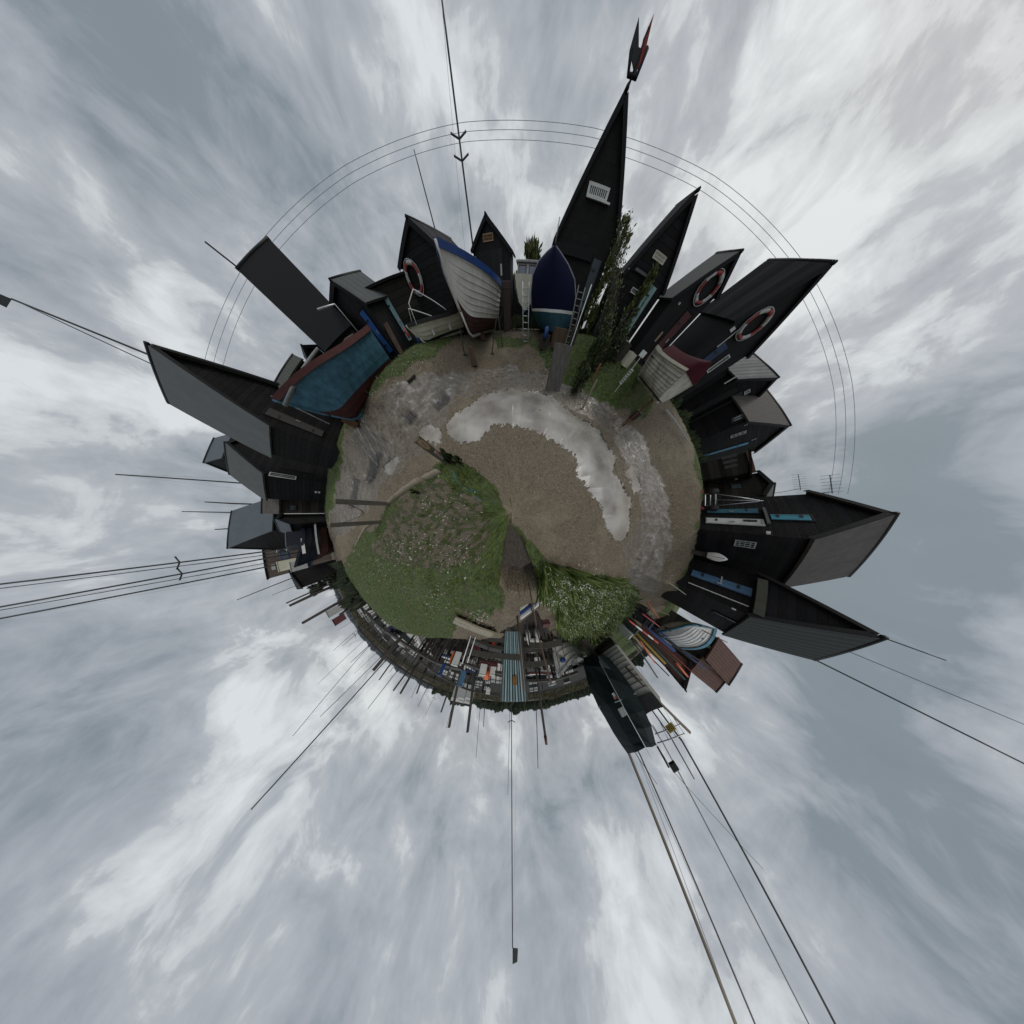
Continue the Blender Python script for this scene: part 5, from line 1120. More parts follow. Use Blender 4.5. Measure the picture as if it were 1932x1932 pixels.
for k, (b_, t_, r_, sp) in enumerate((((965, 1330), (967, 1788), .035, (.1,)), ((1012, 1345), (1015, 1450), .035, ()), ((905, 1345), (898, 1430), .02, ()), ((962, 1335), (958, 1500), .018, ()), ((914, 1340), (912, 1372), .035, ()))):
    mast(['tall centre mast running straight down the picture', 'shorter mast right of the tall centre mast', 'faint mast left of the tall centre mast', 'stay-thin mast hugging the tall centre mast', 'small mast with a knob left of the gangway'][k], b_, t_, 28, r_*1.5, spread=sp, stays=1 if k == 0 else 0, burgee=(k == 0))
for k, (b_, t_, r_, mt, d) in enumerate((((1186, 1420), (1395, 1950), .055, MASTL, 11), ((1208, 1425), (1432, 1950), .028, M('grey_wood_mast', (.12, .11, .11), .6, .2, 4), 11.5), ((1250, 1400), (1535, 1950), .022, M('silver_mast', (.24, .25, .27), .5, .1, 4), 12), ((1288, 1400), (1585, 1950), .034, MAST, 12.5),
     ((1130, 1320), (1240, 1480), .016, MAST, 13), ((1262, 1385), (1310, 1470), .03, MAST, 13), ((1205, 1430), (1320, 1690), .008, WIRE, 11), ((1270, 1455), (1440, 1640), .008, WIRE, 12))):
    mast(['thick pale wooden mast, lower right', 'greyish wooden mast beside the thick pale one', 'silvery thin mast, lower right', 'heavy black mast, rightmost of the lower group', 'dark diagonal mast left of the canvas boat', 'short dark mast by the number sign', 'thin wire-like pole beside the pale mast', 'thin wire-like pole left of the heavy black mast'][k], b_, t_, d, r_, mt, stays=1 if k in (0, 3) else 0)
mast('long thin mast rising from the peak of the black weatherboarded hut', (1560, 1165), (1785, 1246), 16, .03, stays=0)
mast('faint grey mast behind the black weatherboarded hut', (1560, 1212), (1945, 1372), 18, .022, mat=M('hazy_mast', (.20, .21, .225), .6, .1, 4), stays=0)
mast('long black mast behind the lower roof corner of the black weatherboarded hut', (1500, 1226), (1945, 1447), 18, .04, stays=0)
# television aerials on the loft side
def aerial(label, base, top, d, n, w):
    p0, p1 = P(*base, d), P(*top, d); zb = zg(p0.x, p0.y); root = thing('aerial', label, 'aerial', (p0.x, p0.y, zb)); o = Vector(root.location)
    MB().tube([(0, 0, 0), p0-o, p1-o], .02, 6).build('pole', WIRE, root); t_ = Vector((0, 1, 0))
    m = MB(); e = p1-o; m.tube([e-t_*w*.1, e+t_*w], .015, 5)
    for k in range(n):
        c = e+t_*w*(k/(n-1)); m.tube([c-Vector((0, 0, .22)), c+Vector((0, 0, .22))], .010, 4)
    m.build('elements', WIRE, root); return root
aerial('aerial with upright rods over the low dark hut, left of the loft', (1465, 930), (1510, 922), 22, 7, 1.1)
aerial('aerial just over the roof edge of the loft', (1520, 935), (1570, 928), 17, 6, .9)
# power lines: three cables carried round the yard on distant poles
for k, r_ in enumerate((741, 723, 704)):
    pts = []; angs = np.radians(np.linspace(154, 2, 49)); rad_ = 34
    _u = np.linspace(0, 1, 49); rs = r_ - 95*np.clip(1-_u/.38, 0, 1)**1.7 - 110*np.clip((_u-.6)/.4, 0, 1)**1.9
    for j_ in range(48):
        for u in np.linspace(0, 1, 4)[:-1]:
            a = angs[j_]*(1-u)+angs[j_+1]*u; rr__ = rs[j_]*(1-u)+rs[j_+1]*u
            e = float(theta(rr__))-math.pi/2; dd = rad_
            pts.append(Vector((dd*math.cos(a), dd*math.sin(a), H+dd*math.tan(e)-.03*math.sin(math.pi*((j_ % 6)+u)/6))))
    o = MB().tube(pts, .012, 5, smooth=True).build('power_line', CABLE); tag(o, ['highest', 'middle', 'lowest'][k]+' of the three overhead cables curving over the huts', 'cable', 'overhead cables')
# slender far masts
for k in range(16):
    azd = 203+k*3.7+(k*7 % 4)*.5; a = math.radians(azd); r0, r1 = 345, 372+((k*29) % 7)*9; dx = math.radians(((k*5) % 3-1)*.5)
    mast('slender distant mast, '+'first second third fourth fifth sixth seventh eighth ninth tenth eleventh twelfth thirteenth fourteenth fifteenth sixteenth'.split()[k]+' from the left along the harbour rim', (CX+r0*math.cos(a), CX-r0*math.sin(a)), (CX+r1*math.cos(a+dx), CX-r1*math.sin(a+dx)), 34, .03+.012*(k % 3), stays=0, group='slender masts along the harbour rim', spread=(.5,) if k % 4 == 0 else (), sw=.4)
# timber piles
PG = 'dark timber piles along the harbour'
for k, (b_, t_, r_) in enumerate((((748, 1213), (704, 1265), .14), ((732, 1259), (715, 1283), .07), ((768, 1267), (742, 1303), .09), ((776, 1273), (755, 1309), .12), ((796, 1281), (786, 1309), .09), ((846, 1303), (832, 1344), .09), ((870, 1263), (847, 1373), .11), ((892, 1300), (882, 1382), .11), ((1012, 1270), (1031, 1405), .10), ((598, 1112), (540, 1138), .07), ((597, 1119), (546, 1143), .13), ((633, 1140), (570, 1176), .14), ((640, 1160), (655, 1148), .1), ((1024, 1300), (1018, 1262), .05))):
    d = 15 if k in (0, 6, 7, 8) else 20
    p0, p1 = P(*b_, d), P(*t_, d); zb = -1.3 if zg(p0.x, p0.y) < -.3 else zg(p0.x, p0.y)-.1
    o = MB().tube([(p0.x, p0.y, zb), p0, p1], [r_, r_, r_*.8], 9).build('pile', WOODD)
    tag(o, ['thick double-height pile at the left end of the dark jetty', 'thin pile beside the thick one at the left end of the jetty', 'leaning pile left of the black pair', 'stout black pile, left of a close pair', 'short pile right of the stout black one', 'medium pile left of the two tallest bottom piles', 'tall pile, left of the two tallest at the bottom', 'tall pile, right of the two tallest at the bottom', 'yellow-tipped leaning pile right of the gangway', 'slim pile above the reeds, far lower left', 'club-headed thick pile, far lower left', 'thick pile with a side brace, lower left', 'low pile end on the grass edge', 'thin pale pile near the catamaran'][k], 'pile', PG)
    if k == 8: MB().tube([p1-Vector((0, 0, .25)), p1], [.10, .08], 9).build('painted_tip', ORW, o)
# jetty on the left, running out over the mud
def jetty(label, pts, d, w, post=True, mt=WOODD, rails=()):
    q = [P(*p, d_) for p, d_ in zip(pts, d)]; root = thing('jetty', label, 'jetty', (q[0].x, q[0].y, -1.1)); o = Vector(root.location)
    for a, b_ in zip(q, q[1:]): MB().beam(a-o, b_-o, w, .09, Vector((0, 0, 1))).build('deck', mt, root)
    for a, b_ in zip(q, q[1:]):
        n_ = max(2, int((b_-a).length/1.6))
        for k in range(n_):
            c = a.lerp(b_, k/n_)-o; MB().tube([(c.x, c.y, -.6), c+Vector((0, 0, .05))], .07, 7).build('leg', WOODD, root)
            if rails: MB().beam(c, c+Vector((0, 0, rails[-1])), .07, .07).build('rail_post', WOODD, root)
    for h_ in rails:
        m = MB()
        for a, b_ in zip(q, q[1:]): m.beam(a-o+Vector((0, 0, h_)), b_-o+Vector((0, 0, h_)), .05, .11)
        m.build('rail', WOODD, root)
    return root
jetty('long dark raised jetty curving along the lower left bank', [(690, 1155), (720, 1185), (752, 1206), (786, 1229), (826, 1251), (872, 1262)], [24, 21, 18, 16, 14, 13], .9)
jetty('farther dark jetty with a rail beyond the long raised one', [(682, 1178), (730, 1226), (780, 1262), (840, 1290)], [34, 30, 26, 24], .8, rails=(.35,))
# planked quay deck and its railing
q = [(862, 1160), (890, 1172), (930, 1187), (975, 1196), (1010, 1203), (1058, 1214)]; pts = [gp(*p) for p in q]
root = thing('boardwalk', 'pale planked boardwalk curving along the edge of the grass', 'boardwalk', pts[0]); o = Vector(root.location); m = MB()
for a, b_ in zip(pts, pts[1:]):
    for k in range(5):
        off = Vector((a.x, a.y, 0)).normalized()*(k*.15-.35); dz = Vector((0, 0, .14+random.uniform(-.006, .006)))
        m.beam(a-o+off+dz, b_-o+off+dz, .13, .04)
m.build('planks', M('pale_plank', (.24, .215, .155), .85, .4, 3, stretch=(5, 5, 5)), root)
m = MB()
for a in pts: m.box(a-o+Vector((0, 0, .0)), (.1, .9, .22), rz=math.atan2(a.y, a.x)-math.pi/2)
m.build('joists', WOODD, root)
def fence(label, top, d, hs, pw=.10, w_=.05, hh=.16, mat=WOODD, down=.9):
    q = [P(*p, d_) for p, d_ in zip(top, d)]; root = thing('railing', label, 'railing', (q[0].x, q[0].y, q[0].z-down)); o = Vector(root.location)
    for a in q: MB().beam(a-o-Vector((0, 0, down)), a-o+Vector((0, 0, .05)), pw, pw, Vector((a.x, a.y, 0)).normalized()).build('post', mat, root)
    for h_ in hs:
        for a, b_ in zip(q, q[1:]):
            dz = Vector((0, 0, h_)); n_ = Vector((a.x, a.y, 0)).normalized()*-.07; MB().beam(a-o+dz+n_, b_-o+dz+n_, w_, hh, n_.normalized()).build('rail', mat, root)
    return root
PM = M('dark_slimy_timber', (.055, .052, .043), .8, .35, 2, stretch=(4, 4, 4))
def fence2(label, top, d, hs, hh=.15, pw=.10, down=.9, mat=PM):
    q = [P(*p, d_) for p, d_ in zip(top, d)]; root = thing('railing', label, 'railing', (q[0].x, q[0].y, q[0].z-down), group='railings of the landing stage'); o = Vector(root.location)
    for a in q: MB().box(a-o+Vector((0, 0, (.05-down)/2)), (pw, pw, down+.05), rz=math.atan2(a.y, a.x)).build('post', mat, root)
    for h_ in hs:
        for a, b_ in zip(q, q[1:]):
            n_ = Vector((a.x, a.y, 0)).normalized()*-.075; a1, b1 = a-o+n_+Vector((0, 0, h_)), b_-o+n_+Vector((0, 0, h_)); dz = Vector((0, 0, hh/2))
            MB().prism([a1-dz, b1-dz, b1+dz, a1+dz], n_*.5).build('rail', mat, root)
    return root
fence2('two-board railing left of the aqua slatted gangway', [(880, 1233), (918, 1241), (947, 1243), (982, 1246)], [9.6, 9.4, 9.3, 9.3], (-.06, -.50))
fence2('two-board railing right of the aqua slatted gangway', [(990, 1257), (1018, 1256), (1042, 1251), (1080, 1246)], [9.6, 9.6, 9.8, 10.2], (-.04, -.42))
fence2('lower railing on the near side of the landing stage', [(1000, 1222), (1030, 1222), (1060, 1216)], [8.0, 8.0, 8.2], (-.04,))
# aqua slatted gangway panel
a = P(967, 1195, 8.7); b_ = P(969, 1322, 10.6); root = thing('gangway', 'upright aqua and white slatted gangway with an amber plaque', 'gangway', (a.x, a.y, -.6)); o = Vector(root.location)
a2 = P(967, 1192, 9.0)-o; b2 = P(970, 1324, 9.6)-o; t_ = Vector((1, 0, 0)); v = b2-a2
for k in range(9):
    s_ = -.52+k*.13; m = MB(); p0, p1 = a2+t_*s_, b2+t_*(s_*1.12); n_ = Vector((0, .03, 0))
    m.prism([p0-t_*.035, p0+t_*.035, p1+t_*.04, p1-t_*.04], n_); m.build('slat', AQUA if k % 2 == 0 else M('pale_aqua', (.24, .31, .32), .5, .15, 5), root)
m = MB(); m.prism([a2-t_*.56-Vector((0, .04, 0)), a2+t_*.56-Vector((0, .04, 0)), b2+t_*.62-Vector((0, .04, 0)), b2-t_*.62-Vector((0, .04, 0))], (0, -.02, 0)); m.build('back_board', M('dark_teal_board', (.03, .05, .055), .7, .3, 4), root)
c = P(971, 1284, 9.4)-o; MB().box(c+Vector((0, .05, 0)), (.22, .02, .22)).build('plaque', AMBER, root)
for s_ in (-.6, .6): MB().beam(a2+t_*s_-Vector((0, 0, .5)), b2+t_*s_*1.1, .09, .09).build('side_post', PM, root)
for k, (b0, t0, r_, lb) in enumerate((((1000, 1136), (1040, 1290), .035, 'leaning brown pole crossing the right-hand railing'), ((997, 1100), (1012, 1180), .03, 'short brown pole over the dirt hollow'), ((976, 1160), (988, 1303), .05, 'tall square brown post beside the aqua gangway'), ((978, 1105), (981, 1130), .022, 'thin stick in the dirt hollow'), ((958, 1105), (959, 1122), .022, 'thin short stick left in the dirt hollow'), ((1040, 1190), (1062, 1290), .025, 'slim pole in front of the grey covered skiff'), ((1062, 1215), (1078, 1290), .02, 'slim pole at the edge of the flowering grass'))):
    g = gp(*b0); d = math.hypot(g.x, g.y); d = min(d, 8.5); p0 = P(*b0, d); p0.z = min(p0.z, zg(p0.x, p0.y)); pole_between('stake', lb, 'stake', p0, P(*t0, d+.3), r_, r_*.8, WOODB, 'poles around the landing stage')
# near blue-trimmed skiff and things under the landing stage
a, b_ = P(982, 1166, 5.4), P(1032, 1124, 5.2); root = thing('skiff', 'blue-edged white skiff end poking out beside the dirt hollow', 'skiff', Vector((a.x, a.y, -.4))); o = Vector(root.location)
for k, (mt, off) in enumerate(((WHITE, 0), (BLUEG, .07), (CREAM, .14), (STEELB, .21))):
    MB().beam(a-o+Vector((0, off*.8, -off)), b_-o+Vector((0, off*.8, -off)), .06, .05).build(['gunwale', 'blue_strake', 'inner_strake', 'lower_strake'][k], mt, root)
MB().beam(a-o+Vector((0, .3, -.3)), b_-o+Vector((0, .3, -.3)), .5, .05).build('bottom_boards', WOODD, root)
MB().box((0, 0, 0), (.12, .12, .5)).build('keel_support', WOODD, root)
def crate(label, px, py, d, s, mt, nm='crate', cat='crate', rz=0, lid=None):
    p = P(px, py, d); root = thing(nm, label, cat, (p.x, p.y, p.z-s[2]/2), (0, 0, rz)); MB().box((0, 0, s[2]/2), s, jit=.01).build('body', mt, root, .015); MB().box((0, 0, s[2]+.02), (s[0]*1.05, s[1]*1.05, .04)).build('lid', lid or mt, root, .01); return root
crate('white square tub on a dark red stand below the dirt hollow', 1023, 1152, 6.4, (.32, .3, .12), WHITE, 'tub', 'tub')
crate('dark red-brown chest under the white tub', 1028, 1170, 6.8, (.42, .3, .2), M('dark_red_brown', (.07, .022, .018), .7, .3, 4), 'chest', 'chest')
a = P(1068, 1238, 9.4); r_, pt = boat2('skiff', 'grey-white covered skiff with a blue bow sheet, right end of the landing stage', (1045, 1240, 9.0), (1095, 1245, 10.4), a.z-.45, 1.0, .55, top=WDIRTY, bottom=WDIRTY, sheerm=PLATE, wl=0, clinker=4, sheer_w=.05)
MB().box((.55, 0, .55), (.5, .7, .12)).build('bow_sheet', BLUEG, r_, .04)
# catamaran tender
p = P(1018, 1275, 13); root = thing('catamaran', 'small white twin-hulled tender with pointed bows, moored beyond the railing', 'catamaran', (p.x, p.y, -1.05), (0, 0, azim(1018, 1275)))
for s_ in (-.45, .45):
    m = MB(); m.tube([(-1.0, s_, .3), (-.3, s_, .3), (.5, s_, .33), (1.0, s_, .42), (1.35, s_, .5)], [.20, .24, .22, .13, .02], 10); m.build('hull', WHITE, root)
MB().box((-.2, 0, .5), (1.0, .9, .06)).build('deck', CREAM, root); MB().box((-.6, 0, .8), (.05, .8, .35)).build('name_board', WHITE, root)
# moored boats
BG = 'boats moored across the harbour'
def motor_boat(label, px, py, d, Lb, ang, top, cab=WHITE, sheerm=BLUEG, cabin=True, group=BG, bottom=None):
    p = xy(px, py, d); r_, pt = boat('motor_boat', label, Lb, Lb*.32, Lb*.13, (p.x, p.y, -1.15), azim(px, py)+math.radians(ang), top=top, bottom=bottom or INK, sheerm=sheerm, wl=.25, clinker=4, sheer_w=.06*Lb/4, rise=Lb*.05, group=group)
    if cabin:
        z0 = Lb*.13; MB().box((Lb*.02, 0, z0+.42), (Lb*.3, Lb*.2, .95)).build('cabin', cab, r_, .05)
        MB().box((Lb*.02, 0, z0+.55), (Lb*.305, Lb*.205, .28)).build('cabin_windows', GLASS, r_); MB().box((Lb*.02, 0, z0+.93), (Lb*.34, Lb*.22, .07)).build('cabin_roof', PLATE, r_)
    return r_
cols = [WHITE, NAVYD, WHITE, CREAM, BLUEG, WHITE, WHITE, HRED, WHITE, TEAL, WHITE, WHITE, NAVYD, WHITE]
lbs = ['white cabin boat nearest the brown harbour building', 'dark navy cabin boat at the far lower left', 'white cabin boat left of the blue and white boxy boat', 'cream cabin boat behind the first jetty piles', 'blue cabin boat inside the jetty bend', 'white cabin boat seen through the jetty legs', 'white cabin boat level with the stout black pile', 'faded red boat between the tall piles', 'white cabin boat left of the railing', 'teal boat just left of the aqua gangway', 'white cabin boat behind the two-board railing', 'white cabin boat right of the aqua gangway', 'navy boat behind the catamaran', 'white boat nearest the grey covered skiff']
for k, azd in enumerate((196, 203, 209, 215, 221, 228, 235, 243, 251, 259, 264, 277, 283, 289)):
    d = 20+((k*7) % 5)*3.2; px, py = CX+300*math.cos(math.radians(azd)), CX-300*math.sin(math.radians(azd))
    motor_boat(lbs[k], px, py, d, 4.2+(k % 3)*.9, 60+((k*37) % 90), cols[k], sheerm=[BLUEG, WHITE, INK, HRED][k % 4], cabin=(k % 4 != 3))
ORD = 'first second third fourth fifth sixth seventh eighth ninth tenth eleventh twelfth thirteenth fourteenth fifteenth sixteenth seventeenth eighteenth'.split()
for k in range(18):
    azd = 199+k*5.2+(k*13 % 5)*.4; d = 27+((k*11) % 7)*2.1; px, py = CX+300*math.cos(math.radians(azd)), CX-300*math.sin(math.radians(azd)); mt = (WHITE, NAVYD, CREAM, GREEN, WHITE, MAROON)[k % 6]
    motor_boat('small '+('white', 'navy', 'cream', 'dark green', 'white', 'maroon')[k % 6]+' craft in the outer row of berths, '+ORD[k]+' from the upper end', px, py, d, 3.6+(k % 4)*.5, 20+((k*53) % 140), mt, cab=(WHITE, PLATE, NAVYD)[k % 3], sheerm=(INK, WHITE, BLUEG)[k % 3], cabin=(k % 3 != 1), group='small craft in the outer row of berths')
motor_boat('boxy blue and white boat standing out against the sky, lower left', 636, 1185, 40, 6, 90, BLUEG, WHITE, WHITE)
# hull big navy ashore left
r_, pt = boat2('fishing_boat', 'large dark navy fishing boat ashore below the slate-grey roofed shed', (548, 1068, 21), (545, 1000, 22.5), .95, 2.6, 1.3, top=NAVYD, bottom=M('muddy_red_bottom', (.05, .018, .014), .7, .4, 3), sheerm=NAVYD, wl=.42, clinker=4, sheer_w=.1, rise=.6)
MB().box((-.6, 0, 1.7), (1.5, 1.4, .8)).build('wheelhouse', NAVYD, r_, .04); MB().box((0, 1.25, .75), (3.6, .03, .09)).build('rubbing_strake', PLATE, r_)
MB().box((.6, 1.2, 1.35), (1.6, .04, .14)).build('name_strip', WHITE, r_)
for k, (px, py, mt, s, lb) in enumerate(((548, 1064, CREAM, (1.2, 1, 1.0), 'cream box body behind the navy fishing boat'), (566, 1066, PLATE, (1.3, 1, .8), 'grey-white tank beside the cream box'), (580, 1062, STEELB, (.8, .8, .5), 'small steel-blue bin beside the grey-white tank'), (632, 1212 - 60, PLATE, (1.6, 1, 1), 'pale machinery hut on the quay, lower left'), (641, 1168, M('maroon_shed', (.10, .03, .03), .8, .3, 4), (1.6, 1, .8), 'maroon chest behind the jetty, lower left'))):
    crate(lb, px, py, 24 if k < 3 else 30, s, mt, 'container', 'container', azim(px, py))
h = Hut('harbour_building', 'brown flat-fronted harbour building beyond the navy fishing boat', (506, 1092, 36), (496, 1011, 36), None, 6, PLUM, R_FELT, 'flat')
h.window((540, 1030), (520, 1030), 2.0, frame=WHITE, mid=4); h.window((545, 1045), (528, 1045), 1.6, frame=BLUEG, mid=2); h.strip((520, 1070), (512, 1070), .8, PLATE, 'vent')
h = Hut('hut', 'little black hut with a flat grey top by the raked masts', (573, 1108, 26), (548, 1078, 26), None, 3, TARV, R_FELT, 'flat')
h = Hut('waterside_shed', 'low white-fronted row of shelters on the far bank', (890, 1331, 70), (850, 1322, 70), None, 3, PLATE, R_FELT, 'flat')
for k in range(3): h.window((857+k*13, 1316), (857+k*13, 1324+k*2), 2.4, frame=WHITE, mid=0, t_=.3, glass=PLATE)
# orange pump and float on the landing stage
p = P(918, 1272, 11); root = thing('winch', 'orange hand winch with a drum beyond the two-board railing', 'winch', p-Vector((0, 0, .3)))
MB().tube([(-.15, 0, .3), (.15, 0, .3)], .16, 14).build('drum', ORANGE, root); MB().box((.22, 0, .15), (.10, .12, .5)).build('arm', ORANGE, root); MB().tube([(0, 0, -.8), (0, 0, .2)], .05, 8).build('stand', ORW, root)
crate('small white floating box beyond the orange winch', 921, 1303, 14, (.3, .3, .15), WHITE, 'float', 'float')
# white pontoon posts left of the railing
# close-set mooring stakes
rs_ = random.Random(5); kk = 0
for azd in [206+k*1.05 for k in range(58)]+[198.5+k*.93 for k in range(42)]:
    a = math.radians(azd+rs_.uniform(-.4, .4)); r0 = rs_.uniform(255, 300) if azd > 235 else rs_.uniform(318, 335); r1 = rs_.uniform(330, 352)
    dd_ = {0: 13, 1: 16, 2: 19, 3: 23}[kk % 4] if azd > 235 else rs_.uniform(19, 26); e1 = float(theta(r1))-math.pi/2
    x, y = dd_*math.cos(a), dd_*math.sin(a); zt = H+dd_*math.tan(e1); lx, ly = rs_.uniform(-.12, .12), rs_.uniform(-.12, .12)
    if zg(x, y) > -.2: continue
    o = MB().tube([(x, y, -1.4), (x+lx*.5, y+ly*.5, (zt-1.4)/2), (x+lx, y+ly, zt)], [.055, .05, .04], 7).build('mooring_stake', WOODD); tag(o, 'dark mooring stake standing in the harbour mud among its close-set fellows', 'stake', 'close-set mooring stakes in the mud'); kk += 1
for k, (p_, d_, lb) in enumerate(((((845, 1235), (905, 1262), (955, 1272), (985, 1276)), (14, 14, 14, 14), 'low dark landing stage behind the two-board railing'), (((995, 1285), (1045, 1282), (1090, 1268)), (14, 14, 14), 'low dark landing stage behind the catamaran'), (((790, 1245), (830, 1275), (880, 1300), (940, 1312)), (20, 20, 20, 20), 'outer dark landing stage left of the gangway'), (((885, 1205), (925, 1222), (960, 1228)), (9.8, 9.6, 9.5), 'narrow dark stage just below the boardwalk'))):
    jetty(lb, p_, d_, .7)
for k, (b0, t0, lb) in enumerate((((898, 1200), (882, 1250), 'white painted ladder pole beside the left railing'), ((889, 1197), (872, 1252), 'white painted pole, outer of the pair by the left railing'))):
    pole_between('white_pole', lb, 'pole', P(*b0, 9)-Vector((0, 0, .3)), P(*t0, 9.4), .035, .03, WHITE)
for k, (px, py, s, mt, lb) in enumerate(((912, 1262, (.45, .1, .3), WHITE, 'white panelled board behind the left railing'), (930, 1262, (.32, .1, .3), WHITE, 'second white board behind the left railing'), (922, 1251, (1.3, .12, .10), MAROON, 'maroon beam above the white boards'), (930, 1216, (.45, .3, .22), RED, 'red box inside the left railing'), (900, 1218, (.5, .3, .4), MAROON, 'maroon bin inside the left railing'), (872, 1278, (.28, .2, .4), STEELB, 'steel-blue locker by the tall piles'), (914, 1185, (.7, .2, .3), WHITE, 'white slatted pallet under the boardwalk'), (1014, 1247, (.4, .2, .2), WHITE, 'white outboard engine behind the right railing'), (853, 1238, (.09, .15, .4), ORANGE, 'orange upright marker left of the railing'), (862, 1242, (.5, .2, .45), WHITE, 'white dinghy transom left of the railing'), (835, 1262, (.2, .2, .38), BLUEG, 'blue wrapped sail beside the jetty'))):
    crate(lb, px, py, 10.8 if k < 8 else 12.5, s, mt, 'box', 'box')
# ------------------------------------------------------------------ plants
def leaves_obj(name, parts, mat, parent=None):
    m = MB()
    for vs, fs in parts: m.add(vs, fs)
    me = bpy.data.meshes.new(name); me.from_pydata([tuple(v) for v in m.v], [], m.f); me.materials.append(mat); me.update()
    o = bpy.data.objects.new(name, me); COL.objects.link(o)
    if parent: o.parent = parent
    return o
def shrub(label, name, base, height, rx, n, leaf, seed, stems=4, mat=LEAF, lean=Vector((0, 0, 0)), cat='shrub', taper=.75):
    root = thing(name, label, cat, base); m = MB(); r_ = random.Random(seed)
    for k in range(stems):
        a = r_.uniform(0, 6.28); q = Vector((math.cos(a), math.sin(a), 0))*rx*.25
        m.tube([q*.3, q+lean*.5+Vector((0, 0, height*.5)), q*.7+lean+Vector((r_.uniform(-.1, .1), 0, height*r_.uniform(.8, 1.0)))], [.045, .03, .008], 6)
    m.build('trunk', WOODD, root)
    g = np.random.default_rng(seed); vs = []; fs = []
    spr = [(g.uniform(.05, 1)**.8, g.uniform(0, 6.28), g.uniform(.2, 1)) for _ in range(max(8, n//70))]
    for k in range(n):
        h_, a, rr = spr[g.integers(len(spr))]; h2 = np.clip(h_+g.normal(0, .045), 0, 1.03)
        rad_ = rx*(1-taper*h2)*rr; p = Vector((math.cos(a)*rad_+g.normal(0, rx*.10), math.sin(a)*rad_+g.normal(0, rx*.10), h2*height))+lean*h2
        ax = Vector((g.normal(0, .5), g.normal(0, .5), 1)).normalized(); b_ = ax.orthogonal().normalized(); b_.rotate(Matrix.Rotation(g.uniform(0, 6.28), 3, ax))
        l = leaf*g.uniform(.6, 1.5); w = l*.22; v = len(vs); vs += [p, p+ax*l*.5+b_*w, p+ax*l, p+ax*l*.5-b_*w]; fs.append((v, v+1, v+2, v+3))
    leaves_obj('foliage', [(vs, fs)], mat, root); return root
OLIVE = leafmat('olive_leaves', (.075, .085, .025), (.17, .20, .075))
def wispy(label, base, top, width, n_st, seed, leaf=.09, dens=70, mat=OLIVE, name='shrub', cat='shrub'):
    root = thing(name, label, cat, base); r_ = random.Random(seed); g = np.random.default_rng(seed); vs = []; fs = []
    for k in range(n_st):
        f_ = (k+.5)/n_st; ht = r_.uniform(.25, 1.0)**.8 if k else 1.0; a = r_.uniform(0, 6.28); off = Vector((math.cos(a), math.sin(a), 0))*width*r_.uniform(.1, 1)
        end = top*ht + off*(1-.55*ht) + Vector((r_.uniform(-.1, .1), 0, 0)); st = off*.45; mid = st.lerp(end, .5)+Vector((r_.uniform(-.1, .1), r_.uniform(-.1, .1), 0))
        P_ = [st, mid, end]; m = MB(); m.tube([st, mid, end], [.022, .014, .004], 5); m.build('stem', WOODD, root)
        nn = int(dens*(ht+.3))
        for q in range(nn):
            u = r_.random()**.75; p = st.lerp(mid, u*2) if u < .5 else mid.lerp(end, u*2-1); sp = .05+.11*(1-u*.7)
            p = p+Vector(g.normal(0, sp, 3)); ax = Vector((g.normal(0, .8), g.normal(0, .8), g.uniform(-.2, 1))).normalized(); b2 = ax.orthogonal().normalized(); b2.rotate(Matrix.Rotation(g.uniform(0, 6.28), 3, ax))
            l = leaf*g.uniform(.5, 1.4); w = l*.28; v = len(vs); vs += [p, p+ax*l*.5+b2*w, p+ax*l, p+ax*l*.5-b2*w]; fs.append((v, v+1, v+2, v+3))
    leaves_obj('foliage', [(vs, fs)], mat, root); return root
b_ = onto(1128, 690, 10.4); tp = P(1183, 398, 10.9)-b_
wispy('tall wispy brownish shrub growing up between the tallest hut and the steep hut', b_, tp, .50, 30, 3, .075, 70)
b_ = onto(1150, 665, 10.8); wispy('leggy green weeds right of the tall wispy shrub', b_, Vector((.1, .1, 1.5)), .6, 22, 4, .10, 60, LEAF, 'weed', 'weed')
b_ = onto(1095, 715, 9.3); wispy('leggy weeds beside the split timber slab', b_, Vector((0, 0, .8)), .45, 18, 5, .09, 50, LEAF, 'weed', 'weed')
b_ = onto(1108, 690, 9.8); shrub('leafy bush at the foot of the tall feathery shrub', 'bush', b_, 1.1, .5, 2600, .12, 5, 3, LEAF, cat='bush')
b_ = onto(1113, 597, 13.2); shrub('dense bush in the gap right of the tallest hut', 'bush', b_, 2.7, .42, 2200, .13, 16, 4, OLIVE, cat='bush', taper=.3)
b_ = onto(1160, 640, 12.5); shrub('pale scrubby bush between the tallest hut and the steep hut', 'bush', b_, 2.0, .45, 1500, .12, 6, 3, OLIVE, cat='bush')
b_ = onto(996, 600, 19); shrub('spiky dark bush behind the small cream boat', 'bush', b_, 2.9, 1.1, 3200, .28, 8, 5, OLIVE, cat='bush', taper=.4)
b_ = onto(975, 600, 20); shrub('smaller spiky bush beside the orange plaque hut', 'bush', b_, 2.2, .8, 1600, .25, 9, 4, OLIVE, cat='bush', taper=.4)
b_ = onto(1246, 600, 15); shrub('pale leafy bush in the gap between the steep hut and the maroon-door hut', 'bush', b_, 2.5, .45, 1500, .16, 10, 3, OLIVE, cat='bush', taper=.3)
b_ = onto(590, 1112, 26); shrub('round dark bush beside the short faint mast, lower left', 'bush', b_, 1.9, 1.1, 1800, .25, 12, 4, LEAFD, cat='bush', taper=.3)
